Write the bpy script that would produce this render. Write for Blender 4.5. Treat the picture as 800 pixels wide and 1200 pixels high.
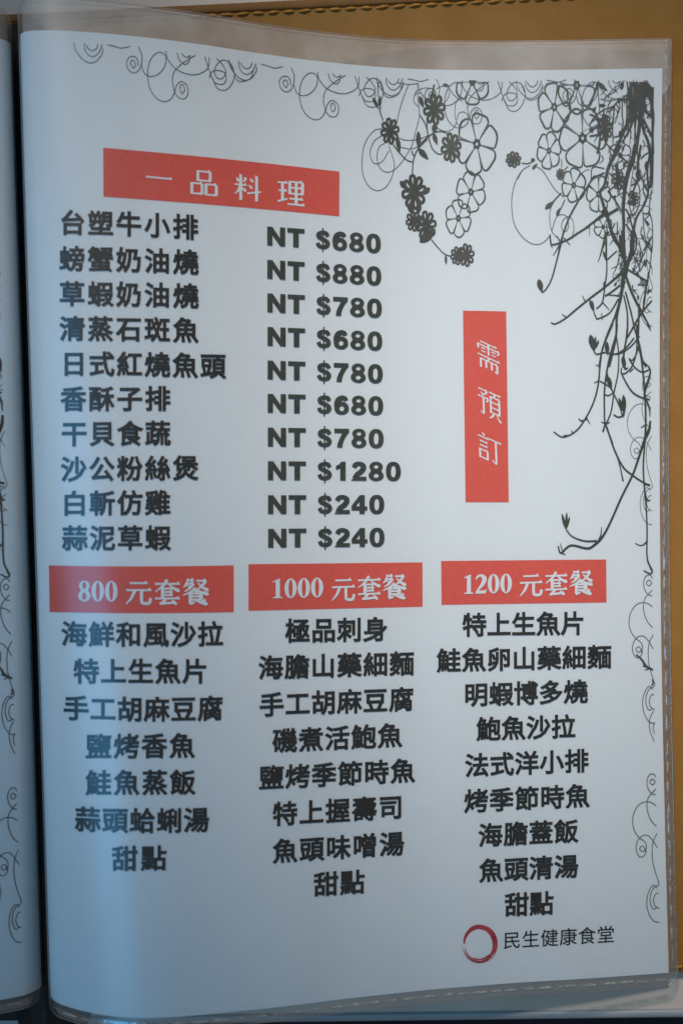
import bpy, math, random
import numpy as np

for _o in list(bpy.data.objects):
    bpy.data.objects.remove(_o)
S = bpy.context.scene
COL = S.collection
R = math.radians

# ------------------------------------------------------------------ camera
D = 0.45                      # camera height above the leather cover (m)
K = 1.0 / 3560.0              # metres per photo pixel on the cover plane
cam_d = bpy.data.cameras.new('camera')
cam_d.sensor_fit = 'VERTICAL'
cam_d.sensor_height = 36.0
cam_d.lens = 36.0 * D / (1200 * K)
cam_d.clip_start = 0.01
cam_d.clip_end = 100
cam_d.dof.use_dof = True
cam_d.dof.focus_distance = 0.436
cam_d.dof.aperture_fstop = 7.0
cam = bpy.data.objects.new('camera', cam_d)
COL.objects.link(cam)
cam.location = (0, 0, D)
S.camera = cam

# ------------------------------------------------------------------ light
S.view_settings.view_transform = 'Standard'
S.view_settings.look = 'None'
S.view_settings.exposure = 0.30
S.view_settings.gamma = 1.0
S.view_settings.use_curve_mapping = False
W = bpy.data.worlds.new('World')
S.world = W
W.use_nodes = True
bg = W.node_tree.nodes['Background']
bg.inputs[0].default_value = (0.50, 0.49, 0.48, 1)
bg.inputs[1].default_value = 0.17


def area(name, loc, target, size, size_y, power, color, spread=180):
    import mathutils
    d = bpy.data.lights.new(name, 'AREA')
    d.shape = 'RECTANGLE'
    d.size, d.size_y = size, size_y
    d.energy = power
    d.color = color
    d.spread = R(spread)
    o = bpy.data.objects.new(name, d)
    COL.objects.link(o)
    o.location = loc
    v = mathutils.Vector(target) - mathutils.Vector(loc)
    o.rotation_euler = v.to_track_quat('-Z', 'Y').to_euler()
    return o


def spot(name, loc, target, power, color, size, radius):
    import mathutils
    d = bpy.data.lights.new(name, 'SPOT')
    d.energy = power
    d.color = color
    d.spot_size = R(size)
    d.spot_blend = 1.0
    d.shadow_soft_size = radius
    o = bpy.data.objects.new(name, d)
    COL.objects.link(o)
    o.location = loc
    v = mathutils.Vector(target) - mathutils.Vector(loc)
    o.rotation_euler = v.to_track_quat('-Z', 'Y').to_euler()
    return o


KEY = spot('fitted_key_spot', (-0.231, 1.001, 1.233), (0.061, 0.016, 0), 86.0, (1.0, 0.962, 0.918), 12.6, 0.09)  # added spot, its narrow cone fitted to the bright pool on the page
BLUE = area('window_light', (-0.44, -0.10, 0.62), (-0.10, -0.05, 0), 0.46, 0.46, 0.66, (0.10, 0.52, 1.0), 120)
S.cycles.max_bounces = 8
S.cycles.transparent_max_bounces = 24

# ------------------------------------------------------------------ materials


def new_mat(name):
    m = bpy.data.materials.new(name)
    m.use_nodes = True
    nt = m.node_tree
    b = nt.nodes['Principled BSDF']
    return m, nt, b


def lk(nt, a, b):
    nt.links.new(a, b)


def noise_mix(nt, scale, c1, c2, detail=4, coord='Object', lo=0.35, hi=0.65):
    tc = nt.nodes.new('ShaderNodeTexCoord')
    n = nt.nodes.new('ShaderNodeTexNoise')
    n.inputs['Scale'].default_value = scale
    n.inputs['Detail'].default_value = detail
    lk(nt, tc.outputs[coord], n.inputs['Vector'])
    r = nt.nodes.new('ShaderNodeValToRGB')
    r.color_ramp.elements[0].position = lo
    r.color_ramp.elements[1].position = hi
    r.color_ramp.elements[0].color = (*c1, 1)
    r.color_ramp.elements[1].color = (*c2, 1)
    lk(nt, n.outputs['Fac'], r.inputs['Fac'])
    return r.outputs['Color'], n


def bump(nt, b, scale, strength, dist, detail=3):
    tc = nt.nodes.new('ShaderNodeTexCoord')
    n = nt.nodes.new('ShaderNodeTexNoise')
    n.inputs['Scale'].default_value = scale
    n.inputs['Detail'].default_value = detail
    lk(nt, tc.outputs['Object'], n.inputs['Vector'])
    bp = nt.nodes.new('ShaderNodeBump')
    bp.inputs['Strength'].default_value = strength
    bp.inputs['Distance'].default_value = dist
    lk(nt, n.outputs['Fac'], bp.inputs['Height'])
    lk(nt, bp.outputs['Normal'], b.inputs['Normal'])
    return bp


def simple(name, c1, c2, scale, rough=0.6, spec=0.3, bscale=None, bstr=0.2, bdist=0.0002):
    m, nt, b = new_mat(name)
    c, _ = noise_mix(nt, scale, c1, c2)
    lk(nt, c, b.inputs['Base Color'])
    b.inputs['Roughness'].default_value = rough
    b.inputs['Specular IOR Level'].default_value = spec
    if bscale:
        bump(nt, b, bscale, bstr, bdist)
    return m


M = {}
M['paper'] = simple('paper', (0.778, 0.800, 0.800), (0.792, 0.812, 0.812), 260, 0.9, 0.1, 900, 0.25, 0.00008)
M['ink'] = simple('black_ink', (0.008, 0.010, 0.010), (0.016, 0.019, 0.018), 700, 0.8, 0.1)
M['green_ink'] = simple('grey_green_ink', (0.032, 0.038, 0.031), (0.050, 0.057, 0.047), 600, 0.8, 0.1)
M['flower_ink'] = simple('flower_ink', (0.046, 0.050, 0.040), (0.072, 0.074, 0.060), 600, 0.8, 0.1)
M['pale_ink'] = simple('fine_line_ink', (0.10, 0.115, 0.11), (0.17, 0.185, 0.18), 500, 0.8, 0.1)
M['red'] = simple('red_ink', (0.74, 0.090, 0.062), (0.78, 0.105, 0.074), 900, 0.8, 0.1)
M['white_ink'] = simple('unprinted_white', (0.76, 0.785, 0.785), (0.80, 0.82, 0.82), 260, 0.9, 0.1)
M['logo'] = simple('brush_red_ink', (0.34, 0.014, 0.028), (0.54, 0.055, 0.075), 420, 0.8, 0.1)
M['leather'] = simple('tan_leather', (0.32, 0.148, 0.030), (0.355, 0.168, 0.037), 90, 0.6, 0.22, 2600, 0.6, 0.00016)
M['hem'] = simple('dark_tan_leather', (0.24, 0.110, 0.027), (0.27, 0.125, 0.032), 160, 0.6, 0.22, 2600, 0.6, 0.00016)
M['thread'] = simple('orange_thread', (0.50, 0.22, 0.035), (0.62, 0.28, 0.05), 900, 0.7, 0.2)
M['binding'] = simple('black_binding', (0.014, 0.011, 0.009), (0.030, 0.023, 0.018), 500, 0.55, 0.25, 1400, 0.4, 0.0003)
M['table'] = simple('grey_table', (0.70, 0.57, 0.46), (0.76, 0.63, 0.52), 30, 0.45, 0.4, 500, 0.1, 0.0001)
M['rim'] = simple('table_rim', (0.36, 0.355, 0.34), (0.41, 0.40, 0.385), 60, 0.35, 0.5)
M['floor'] = simple('dark_floor', (0.012, 0.020, 0.040), (0.022, 0.034, 0.060), 6, 0.5, 0.3)
M['wood'] = simple('brown_wood', (0.16, 0.07, 0.03), (0.22, 0.10, 0.045), 20, 0.5, 0.3)


def film_mat(name, haze, haze_col, gloss, rough, blot=0.0, bscale=60, bstr=0.0, tint=(0.97, 0.98, 0.98)):
    m = bpy.data.materials.new(name)
    m.use_nodes = True
    nt = m.node_tree
    nt.nodes.clear()
    out = nt.nodes.new('ShaderNodeOutputMaterial')
    tr = nt.nodes.new('ShaderNodeBsdfTransparent')
    tr.inputs[0].default_value = (*tint, 1)
    df = nt.nodes.new('ShaderNodeBsdfDiffuse')
    df.inputs[0].default_value = (*haze_col, 1)
    gl = nt.nodes.new('ShaderNodeBsdfGlossy')
    gl.inputs['Roughness'].default_value = rough
    gl.inputs[0].default_value = (1, 1, 1, 1)
    mx = nt.nodes.new('ShaderNodeMixShader')
    mx2 = nt.nodes.new('ShaderNodeMixShader')
    tc = nt.nodes.new('ShaderNodeTexCoord')
    n = nt.nodes.new('ShaderNodeTexNoise')
    n.inputs['Scale'].default_value = bscale
    n.inputs['Detail'].default_value = 2
    lk(nt, tc.outputs['Object'], n.inputs['Vector'])
    mr = nt.nodes.new('ShaderNodeMapRange')
    mr.inputs['From Min'].default_value = 0.35
    mr.inputs['From Max'].default_value = 0.65
    mr.inputs['To Min'].default_value = haze - blot
    mr.inputs['To Max'].default_value = haze + blot
    lk(nt, n.outputs['Fac'], mr.inputs['Value'])
    lk(nt, mr.outputs[0], mx.inputs[0])
    lk(nt, tr.outputs[0], mx.inputs[1])
    lk(nt, df.outputs[0], mx.inputs[2])
    # Schlick reflectance, the same from both faces of the thin film
    lw = nt.nodes.new('ShaderNodeLayerWeight')
    lw.inputs['Blend'].default_value = 0.5
    pw = nt.nodes.new('ShaderNodeMath')
    pw.operation = 'POWER'
    pw.inputs[1].default_value = 5.0
    lk(nt, lw.outputs['Facing'], pw.inputs[0])
    fr = nt.nodes.new('ShaderNodeMath')
    fr.operation = 'MULTIPLY_ADD'
    fr.inputs[1].default_value = 0.60
    fr.inputs[2].default_value = 0.036
    lk(nt, pw.outputs[0], fr.inputs[0])
    mu = nt.nodes.new('ShaderNodeMath')
    mu.operation = 'MULTIPLY'
    mu.inputs[1].default_value = gloss
    lk(nt, fr.outputs[0], mu.inputs[0])
    lk(nt, mu.outputs[0], mx2.inputs[0])
    lk(nt, mx.outputs[0], mx2.inputs[1])
    lk(nt, gl.outputs[0], mx2.inputs[2])
    if bstr:
        n2 = nt.nodes.new('ShaderNodeTexNoise')
        n2.inputs['Scale'].default_value = 350
        lk(nt, tc.outputs['Object'], n2.inputs['Vector'])
        bp = nt.nodes.new('ShaderNodeBump')
        bp.inputs['Strength'].default_value = bstr
        bp.inputs['Distance'].default_value = 0.0004
        lk(nt, n2.outputs['Fac'], bp.inputs['Height'])
        lk(nt, bp.outputs['Normal'], gl.inputs['Normal'])
    lk(nt, mx2.outputs[0], out.inputs[0])
    return m


M['film'] = film_mat('clear_film', 0.014, (0.80, 0.80, 0.78), 2.1, 0.33, 0.004, 55)
M['film_back'] = film_mat('clear_film_back', 0.13, (0.80, 0.68, 0.58), 0.6, 0.3, 0.05, 62)
M['weld'] = film_mat('welded_film', 0.05, (0.78, 0.68, 0.60), 5.0, 0.18, 0.05, 700, 0.7)
M['bead'] = film_mat('weld_bead_painted_glint', 0.26, (0.92, 0.86, 0.70), 9.0, 0.15, 0.24, 800, 0.6)  # pale yellow haze paints glints into the bead colour
M['flap'] = film_mat('milky_film', 0.46, (0.80, 0.69, 0.60), 0.6, 0.35, 0.14, 70)
M['edge'] = film_mat('film_edge', 0.13, (0.88, 0.80, 0.68), 11.0, 0.16, 0.12, 500, 0.6)

# ------------------------------------------------------------------ helpers


def link_mesh(name, verts, faces, mat, parent=None, smooth=False):
    me = bpy.data.meshes.new(name)
    me.from_pydata([tuple(map(float, v)) for v in verts], [], [tuple(f) for f in faces])
    me.materials.append(mat)
    if smooth:
        for p in me.polygons:
            p.use_smooth = True
    me.update()
    o = bpy.data.objects.new(name, me)
    COL.objects.link(o)
    if parent:
        o.parent = parent
    return o


def empty(name, loc=(0, 0, 0)):
    o = bpy.data.objects.new(name, None)
    o.empty_display_size = 0.02
    COL.objects.link(o)
    o.location = loc
    return o


def tag(o, label=None, cat=None, group=None, kind=None):
    for k, v in (('label', label), ('category', cat), ('group', group), ('kind', kind)):
        if v:
            o[k] = v
    return o


def P(px, py, z):
    """a photo pixel on the horizontal plane at height z"""
    s = K * (D - z) / D
    return ((px - 400) * s, (600 - py) * s, z)


def catmull(pts, n=8, closed=False):
    p = np.array(pts, float)
    if len(p) < 3 and not closed:
        t = np.linspace(0, 1, n + 1)[:, None]
        return p[0] * (1 - t) + p[-1] * t
    if closed:
        q = np.vstack([p[-1], p, p[0], p[1]])
    else:
        q = np.vstack([2 * p[0] - p[1], p, 2 * p[-1] - p[-2]])
    out = []
    for i in range(1, len(q) - 2):
        a, b, c, d = q[i - 1], q[i], q[i + 1], q[i + 2]
        for k in range(n):
            t = k / n
            out.append(0.5 * (2 * b + (c - a) * t + (2 * a - 5 * b + 4 * c - d) * t * t + (3 * b - a - 3 * c + d) * t ** 3))
    if not closed:
        out.append(q[-2])
    return np.array(out)

# ------------------------------------------------------------------ page surface
# A page is a ruled sheet: rulings run from its top edge to its bottom edge;
# it rises out of the gutter, bulges, and settles flat on the cover.


def smooth_curve(xs, ys):
    g = np.linspace(xs[0], xs[-1], 400)
    y = np.interp(g, xs, ys)
    k = np.hanning(41)
    k /= k.sum()
    yp = np.concatenate([2 * y[0] - y[20:0:-1], y, 2 * y[-1] - y[-2:-22:-1]])
    return g, np.convolve(yp, k, 'valid')


TG, TY = smooth_curve([20, 50, 75, 130, 200, 250, 300, 350, 400, 450, 500, 600, 700, 776],
                      [37, 35, 35.5, 39.5, 47, 54, 62, 69, 74.5, 79, 81.5, 82.5, 81.2, 80])
BG, BY = smooth_curve([56, 70, 90, 130, 160, 200, 250, 300, 350, 400, 500, 600, 700, 783],
                      [1171, 1177, 1183.5, 1191.5, 1193.5, 1192.5, 1188, 1183, 1177.5, 1171, 1160, 1152, 1146, 1140])
YT, YB = 515 * K, -535 * K


class Page:
    def __init__(self, side):
        self.side = side

    def rail(self, t):
        """3-D end points of the ruling at t (0 gutter .. 1 free edge)"""
        t = np.asarray(t, float)
        tc = np.clip(t, 0, 1)
        xt = 20 + 755.5 * tc
        xb = 56 + 727 * tc
        hT = D * (1 - 515 / (600 - np.interp(xt, TG, TY)))
        hB = D * (1 - 535 / (np.interp(xb, BG, BY) - 600))
        if self.side < 0:
            hT, hB = hT * 0.85, hB * 0.75
            xt = 8 - 755.5 * tc
            xb = 45 - 727 * tc
        XT = (xt - 400) * K * (D - hT) / D
        XB = (xb - 400) * K * (D - hB) / D
        s = np.clip(tc * 750 / 18.0, 0, 1)
        dz = 0.005 * (1 - np.sqrt(np.maximum(0, 1 - (1 - s) ** 2)))
        hT, hB = hT - dz, hB - dz
        # past the gutter edge the sheet dives towards the binding
        neg = np.minimum(t, 0)
        XT = XT - self.side * neg * 0.05
        XB = XB - self.side * neg * 0.05
        kT = np.clip((hT - 0.006) / 0.02, 0, 2)
        kB = np.clip((hB - 0.006) / 0.02, 0, 2)
        hT = hT + neg * 0.2 * kT
        hB = hB + neg * 0.2 * kB
        pos = np.maximum(t - 1, 0)
        XT = XT + self.side * pos * 757 * K
        XB = XB + self.side * pos * 730 * K
        return XT, hT, XB, hB, tc

    def f0(self, t, v):
        XT, hT, XB, hB, tc = self.rail(t)
        v = np.asarray(v, float)
        vc = np.clip(v, 0, 1)
        bow = -6.5 * K * np.sin(np.pi * vc) * tc ** 6 * self.side
        X = XT + (XB - XT) * v + bow
        Y = YT + (YB - YT) * v + 0 * X
        Z = hT + (hB - hT) * v
        return np.stack([X, Y, Z], -1)

    def f(self, t, v, off=0.0):
        t, v = np.broadcast_arrays(np.asarray(t, float), np.asarray(v, float))
        p = self.f0(t, v)
        e = 1e-3
        a = self.f0(t + e, v) - self.f0(t - e, v)
        b = self.f0(t, v + e) - self.f0(t, v - e)
        n = np.cross(a, b)
        n /= np.linalg.norm(n, axis=-1, keepdims=True) + 1e-20
        if self.side > 0:
            n = -n
        return p + n * np.asarray(off)[..., None]

    def proj(self, t, v):
        p = self.f0(t, v)
        s = D / (D - p[..., 2]) / K
        return np.stack([400 + p[..., 0] * s, 600 - p[..., 1] * s], -1)

    def inv(self, px):
        """page coordinates of points measured on the photo"""
        px = np.asarray(px, float)
        t = np.clip((px[..., 0] - 38) / 740, 0.004, 1.02)
        v = np.clip((px[..., 1] - 60) / 1100, -0.05, 1.05)
        for _ in range(9):
            q = self.proj(t, v)
            r = px - q
            e = 1e-4
            a = (self.proj(t + e, v) - q) / e
            b = (self.proj(t, v + e) - q) / e
            det = a[..., 0] * b[..., 1] - a[..., 1] * b[..., 0]
            t = t + np.clip((r[..., 0] * b[..., 1] - r[..., 1] * b[..., 0]) / det, -.1, .1)
            v = v + np.clip((a[..., 0] * r[..., 1] - a[..., 1] * r[..., 0]) / det, -.1, .1)
            t = np.clip(t, 0.0006, 1.05)
        return np.stack([t, v], -1)


RP, LP = Page(1), Page(-1)


class Ink:
    """flat shapes gathered in page coordinates, then laid on the sheet"""

    def __init__(self):
        self.tv, self.off, self.faces = [], [], []
        self.k = 0
        self.n = 0

    def add(self, tv, faces):
        self.k += 1
        self.tv.append(np.asarray(tv, float))
        self.off.append(np.full(len(tv), (self.k % 60) * 1.2e-6))
        self.faces += [tuple(i + self.n for i in f) for f in faces]
        self.n += len(tv)

    def px(self, pts, faces):
        self.add(RP.inv(np.asarray(pts, float)), faces)

    def ribbon(self, pts, w, n=6, closed=False, raw=False, tv=False):
        p = np.array(pts, float) if raw else catmull(pts, n, closed)
        if tv:                       # given in page coordinates (t, v): work in page pixels
            p = p * np.array([757, 1058])
        d = np.gradient(p, axis=0)
        if closed:
            d = np.roll(p, -1, 0) - np.roll(p, 1, 0)
        d /= np.linalg.norm(d, axis=1, keepdims=True) + 1e-9
        nn = np.stack([-d[:, 1], d[:, 0]], 1)
        if np.ndim(w) == 1:
            w = np.interp(np.linspace(0, 1, len(p)), np.linspace(0, 1, len(w)), w)
        w = np.broadcast_to(np.asarray(w, float), (len(p),))[:, None] / 2
        a, b = p + nn * w, p - nn * w
        m = len(p)
        q = np.vstack([a, b])
        faces = [(i, i + 1, m + i + 1, m + i) for i in range(m - 1)]
        if closed:
            faces.append((m - 1, 0, m, 2 * m - 1))
        if tv:
            self.add(q / np.array([757, 1058]), faces)
        else:
            self.px(q, faces)

    def poly(self, pts):
        self.px(pts, [tuple(range(len(pts)))])

    def leaf(self, a, b, w, bend=0.0):
        a, b = np.array(a, float), np.array(b, float)
        d = b - a
        n = np.array([-d[1], d[0]]) / (np.linalg.norm(d) + 1e-9)
        ts = np.linspace(0, 1, 9)
        L = [a + d * t + n * (w / 2 * math.sin(math.pi * t ** 0.8) + bend * math.sin(math.pi * t)) for t in ts]
        Rr = [a + d * t + n * (-w / 2 * math.sin(math.pi * t ** 0.8) + bend * math.sin(math.pi * t)) for t in ts]
        m = len(ts)
        self.px(np.vstack([L, Rr]), [(i, i + 1, m + i + 1, m + i) for i in range(m - 1)])

    def build(self, name, mat, parent, page=RP, off=0.00012, dt=0.0, keep=None, dv=0.0):
        tv = np.vstack(self.tv)
        of = np.concatenate(self.off) + off
        faces = self.faces
        if keep is not None:
            ok = keep(tv[:, 0], tv[:, 1])
            faces = [f for f in faces if all(ok[i] for i in f)]
            used = sorted({i for f in faces for i in f})
            mp = {i: j for j, i in enumerate(used)}
            faces = [tuple(mp[i] for i in f) for f in faces]
            tv, of = tv[used], of[used]
        co = page.f(tv[:, 0] + dt, tv[:, 1] + dv, of)
        # make every face look up at the reader
        fx = []
        for f in faces:
            q = co[list(f)]
            nz = sum(q[i][0] * q[(i + 1) % len(f)][1] - q[(i + 1) % len(f)][0] * q[i][1] for i in range(len(f)))
            fx.append(f if nz > 0 else tuple(reversed(f)))
        return link_mesh(name, co, fx, mat, parent)

# ------------------------------------------------------------------ lettering
_gl = {}


def glyph(ch, bold):
    """outline of a character from Blender's built-in font, as a filled mesh (em = 1), thickened by bold"""
    k = (ch, bold)
    if k not in _gl:
        c = bpy.data.curves.new('g', 'FONT')
        c.body = ch
        c.resolution_u = 3
        o = bpy.data.objects.new('g', c)
        COL.objects.link(o)
        bpy.context.view_layer.update()
        me = o.evaluated_get(bpy.context.evaluated_depsgraph_get()).to_mesh()
        v = [(x.co.x, x.co.y) for x in me.vertices]
        f = [tuple(p.vertices) for p in me.polygons]
        cnt = {}
        for p in f:
            for a, b in zip(p, p[1:] + p[:1]):
                e = (min(a, b), max(a, b))
                cnt[e] = cnt.get(e, 0) + 1
        if bold:
            for (a, b), m in cnt.items():
                if m == 1:
                    p, q = np.array(v[a]), np.array(v[b])
                    d = q - p
                    L = np.linalg.norm(d)
                    if L < 1e-6:
                        continue
                    d = d / L * bold
                    n = np.array([-d[1], d[0]])
                    i0 = len(v)
                    v += [tuple(p - d * .8 + n * .75), tuple(p - d * .8 - n * .75), tuple(q + d * .8 - n * .75), tuple(q + d * .8 + n * .75)]
                    f.append((i0, i0 + 1, i0 + 2, i0 + 3))
        bpy.data.objects.remove(o)
        _gl[k] = (np.array(v), f)
    return _gl[k]


def fill(contours):
    """fill closed contours (even-odd) and give back (verts, faces)"""
    c = bpy.data.curves.new('c', 'CURVE')
    c.dimensions = '2D'
    c.fill_mode = 'BOTH'
    for pts in contours:
        s = c.splines.new('POLY')
        s.points.add(len(pts) - 1)
        for q, p in zip(s.points, pts):
            q.co = (p[0], p[1], 0, 1)
        s.use_cyclic_u = True
    o = bpy.data.objects.new('c', c)
    COL.objects.link(o)
    bpy.context.view_layer.update()
    me = o.evaluated_get(bpy.context.evaluated_depsgraph_get()).to_mesh()
    v = np.array([(x.co.x, x.co.y) for x in me.vertices])
    f = [tuple(p.vertices) for p in me.polygons]
    bpy.data.objects.remove(o)
    return v, f


def ell(cx, cy, rx, ry, n=28, e=2.0):
    out = []
    for i in range(n):
        a = 2 * math.pi * i / n
        c, s = math.cos(a), math.sin(a)
        out.append((cx + rx * math.copysign(abs(c) ** (2 / e), c), cy + ry * math.copysign(abs(s) ** (2 / e), s)))
    return out


def lobes(c1, c2, waist, n=26):
    """outline of an eight from two stacked ellipses (cy, rx, ry)"""
    lo, hi = c2[0] - c2[2], c1[0] + c1[2]
    ys = lo + (hi - lo) * (0.5 - 0.5 * np.cos(np.linspace(0, math.pi, n)))
    w = []
    for y in ys:
        a = max(0, 1 - ((y - c1[0]) / c1[2]) ** 2) ** 0.5 * c1[1]
        b = max(0, 1 - ((y - c2[0]) / c2[2]) ** 2) ** 0.5 * c2[1]
        m = max(a, b)
        if abs(y - (c1[0] + c2[0]) / 2) < 0.12:
            m = max(m, waist)
        w.append(m)
    return [(x, y) for x, y in zip(w, ys)] + [(-x, y) for x, y in zip(w[-2:0:-1], ys[-2:0:-1])]


def ribbon2(pts, w, n=7):
    p = catmull(pts, n)
    d = np.gradient(p, axis=0)
    d /= np.linalg.norm(d, axis=1, keepdims=True) + 1e-9
    nn = np.stack([-d[:, 1], d[:, 0]], 1)
    if np.ndim(w) == 1:
        w = np.interp(np.linspace(0, 1, len(p)), np.linspace(0, 1, len(w)), w)
    w = np.broadcast_to(np.asarray(w, float), (len(p),))[:, None] / 2
    m = len(p)
    return np.vstack([p + nn * w, p - nn * w]), [(i, i + 1, m + i + 1, m + i) for i in range(m - 1)]


_blk = {}


def heavy(ch):
    """heavy grotesque capitals and digits, cap height 1, centred on x = 0; list of (verts, faces)"""
    if ch in _blk:
        return _blk[ch]
    g = []
    if ch == 'N':
        g = [fill([[(-.47, 0), (-.47, 1), (-.20, 1), (.20, .42), (.20, 1), (.47, 1), (.47, 0), (.21, 0), (-.20, .57), (-.20, 0)]])]
    elif ch == 'T':
        g = [fill([[(-.45, 1), (.45, 1), (.45, .77), (.145, .77), (.145, 0), (-.145, 0), (-.145, .77), (-.45, .77)]])]
    elif ch == '0':
        g = [fill([ell(0, .5, .385, .515, 32, 2.3), ell(0, .5, .125, .315, 24, 2.4)])]
    elif ch == '8':
        g = [fill([lobes((.745, .345, .27), (.275, .39, .29), .27), ell(0, .745, .125, .105), ell(0, .27, .135, .12)])]
    elif ch == '6':
        g = [fill([ell(.01, .325, .375, .34, 32, 2.2), ell(.02, .31, .125, .145)]),
             ribbon2([(.245, .735), (.18, .845), (.03, .875), (-.14, .79), (-.235, .60), (-.25, .34)], [.23, .25, .26, .27, .27, .24])]
    elif ch == '7':
        g = [fill([[(-.38, 1), (.38, 1), (.38, .82), (.24, .64), (.12, .42), (.05, .2), (.03, 0), (-.24, 0), (-.21, .22), (-.12, .45), (.04, .77), (-.38, .77)]])]
    elif ch == '4':
        g = [fill([[(.02, 1), (.27, 1), (.27, .40), (.40, .40), (.40, .19), (.27, .19), (.27, 0), (0, 0), (0, .19), (-.41, .19), (-.41, .42)],
                   [(0, .40), (-.2, .40), (0, .67)]])]
    elif ch == '1':
        g = [fill([[(.20, 1), (-.02, 1), (-.11, .88), (-.30, .77), (-.30, .56), (-.08, .66), (-.08, 0), (.20, 0)]])]
    elif ch == '2':
        g = [fill([[(-.39, 0), (.39, 0), (.39, .21), (.0, .21), (-.39, .05)]]),
             ribbon2([(-.26, .70), (-.17, .85), (.02, .90), (.215, .81), (.235, .66), (.10, .47), (-.10, .32), (-.26, .10)], [.25, .24, .22, .26, .27, .27, .25, .20])]
    elif ch == '$':
        g = [ribbon2([(.26, .70), (.17, .85), (-.02, .89), (-.21, .80), (-.22, .66), (-.05, .55), (.12, .48), (.25, .34), (.18, .17), (-.01, .11), (-.2, .17), (-.28, .32)],
                     [.22, .22, .19, .23, .24, .22, .22, .24, .23, .19, .22, .22]),
             fill([[(-.035, -.13), (.035, -.13), (.035, 1.13), (-.035, 1.13)]])]
    _blk[ch] = g
    return g


_ser = {}


def serif(ch):
    if ch in _ser:
        return _ser[ch]
    g = []
    if ch == '0':
        g = [fill([ell(0, .5, .30, .515, 32), ell(0, .5, .098, .455, 24)])]
    elif ch == '8':
        g = [fill([lobes((.76, .255, .255), (.27, .295, .285), .17), ell(.0, .775, .095, .165), ell(0, .245, .105, .18)])]
    elif ch == '1':
        g = [fill([[(.12, 1.01), (.07, 1.01), (-.23, .87), (-.23, .83), (-.085, .85), (-.085, .09), (-.23, .04), (-.23, 0), (.26, 0), (.26, .04), (.12, .09)]])]
    elif ch == '2':
        g = [fill([[(-.29, 0), (.23, 0), (.30, .24), (.265, .24), (.2, .16), (-.12, .16), (-.29, .05)]]),
             ribbon2([(-.26, .74), (-.17, .90), (0, .95), (.15, .85), (.16, .67), (.05, .45), (-.12, .24), (-.24, .07)], [.06, .12, .13, .22, .24, .18, .11, .09])]
    _ser[ch] = g
    return g


def box(x1, y1, x2, y2):
    return [('v', x1, y1, y2 + 3), ('v', x2, y1, y2 + 3), ('h', x1, y1, x2), ('h', x1, y2, x2)]


MING = {
    '一': [('h', 3, 50, 97)],
    '品': box(28, 8, 72, 42) + box(6, 54, 43, 92) + box(57, 54, 94, 92),
    '料': [('h', 3, 40, 46), ('v', 25, 3, 98), ('d', 9, 14, 17, 30), ('p', 43, 12, 33, 30), ('p', 24, 44, 4, 76), ('d', 28, 50, 44, 64),
          ('d', 57, 14, 69, 27), ('d', 53, 38, 66, 51), ('l', [(48, 70), (98, 60)], 1), ('v', 82, 3, 98)],
    '理': [('h', 3, 14, 37), ('h', 6, 44, 35), ('v', 20, 14, 80), ('l', [(2, 85), (38, 73)], 1)] + box(46, 8, 92, 52) +
         [('h', 46, 30, 92), ('v', 69, 8, 92), ('h', 45, 71, 93), ('h', 38, 92, 99)],
    '元': [('h', 18, 15, 82), ('h', 4, 42, 96), ('p', 36, 44, 4, 96), ('l', [(61, 44), (61, 82), (66, 92), (88, 92), (94, 72)], 1.5)],
    '套': [('h', 5, 18, 95), ('p', 50, 2, 6, 48), ('n', 56, 20, 96, 46), ('v', 33, 36, 76), ('h', 33, 36, 72), ('h', 35, 49, 69),
          ('h', 35, 61, 69), ('h', 5, 74, 95), ('p', 44, 76, 24, 93), ('l', [(22, 94), (78, 90)], 1.2), ('d', 66, 80, 84, 98)],
    '餐': [('v', 23, 2, 12), ('h', 23, 6, 42), ('p', 20, 12, 4, 34), ('h', 16, 18, 42), ('p', 42, 18, 8, 50), ('d', 20, 26, 29, 33),
          ('h', 52, 8, 88), ('p', 86, 8, 48, 46), ('n', 58, 16, 97, 46), ('p', 50, 36, 2, 64), ('n', 50, 40, 98, 60), ('d', 46, 46, 55, 54),
          ('h', 30, 57, 70), ('v', 70, 57, 82), ('h', 30, 68, 70), ('h', 30, 80, 70), ('v', 30, 57, 96), ('l', [(28, 97), (46, 89)], 1.2),
          ('p', 86, 80, 64, 90), ('n', 46, 81, 94, 98)],
    '需': [('h', 16, 6, 84), ('v', 7, 18, 34), ('h', 6, 18, 94), ('p', 94, 18, 86, 32), ('v', 50, 6, 46), ('l', [(20, 27), (38, 27)], .9),
          ('l', [(20, 38), (38, 38)], .9), ('l', [(62, 27), (80, 27)], .9), ('l', [(62, 38), (80, 38)], .9), ('h', 4, 54, 96),
          ('p', 52, 54, 42, 67), ('v', 16, 67, 99), ('h', 16, 67, 85), ('v', 85, 67, 97), ('v', 39, 67, 94), ('v', 62, 67, 94), ('l', [(85, 97), (74, 93)], 1)],
    '預': [('h', 6, 8, 42), ('p', 42, 8, 24, 26), ('d', 14, 18, 27, 28), ('h', 2, 34, 46), ('p', 46, 34, 37, 48), ('v', 26, 34, 93),
          ('l', [(26, 93), (13, 86)], 1), ('h', 50, 6, 98), ('p', 75, 6, 67, 20)] + box(56, 20, 92, 75) +
         [('h', 56, 38, 92), ('h', 56, 57, 92), ('p', 68, 79, 48, 99), ('n', 80, 79, 99, 98)],
    '訂': [('d', 19, 2, 29, 12), ('h', 2, 18, 46), ('h', 8, 34, 40), ('h', 8, 49, 40)] + box(8, 64, 40, 92) +
         [('h', 48, 14, 98), ('v', 76, 14, 95), ('l', [(76, 95), (59, 86)], 1)],
}


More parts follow.
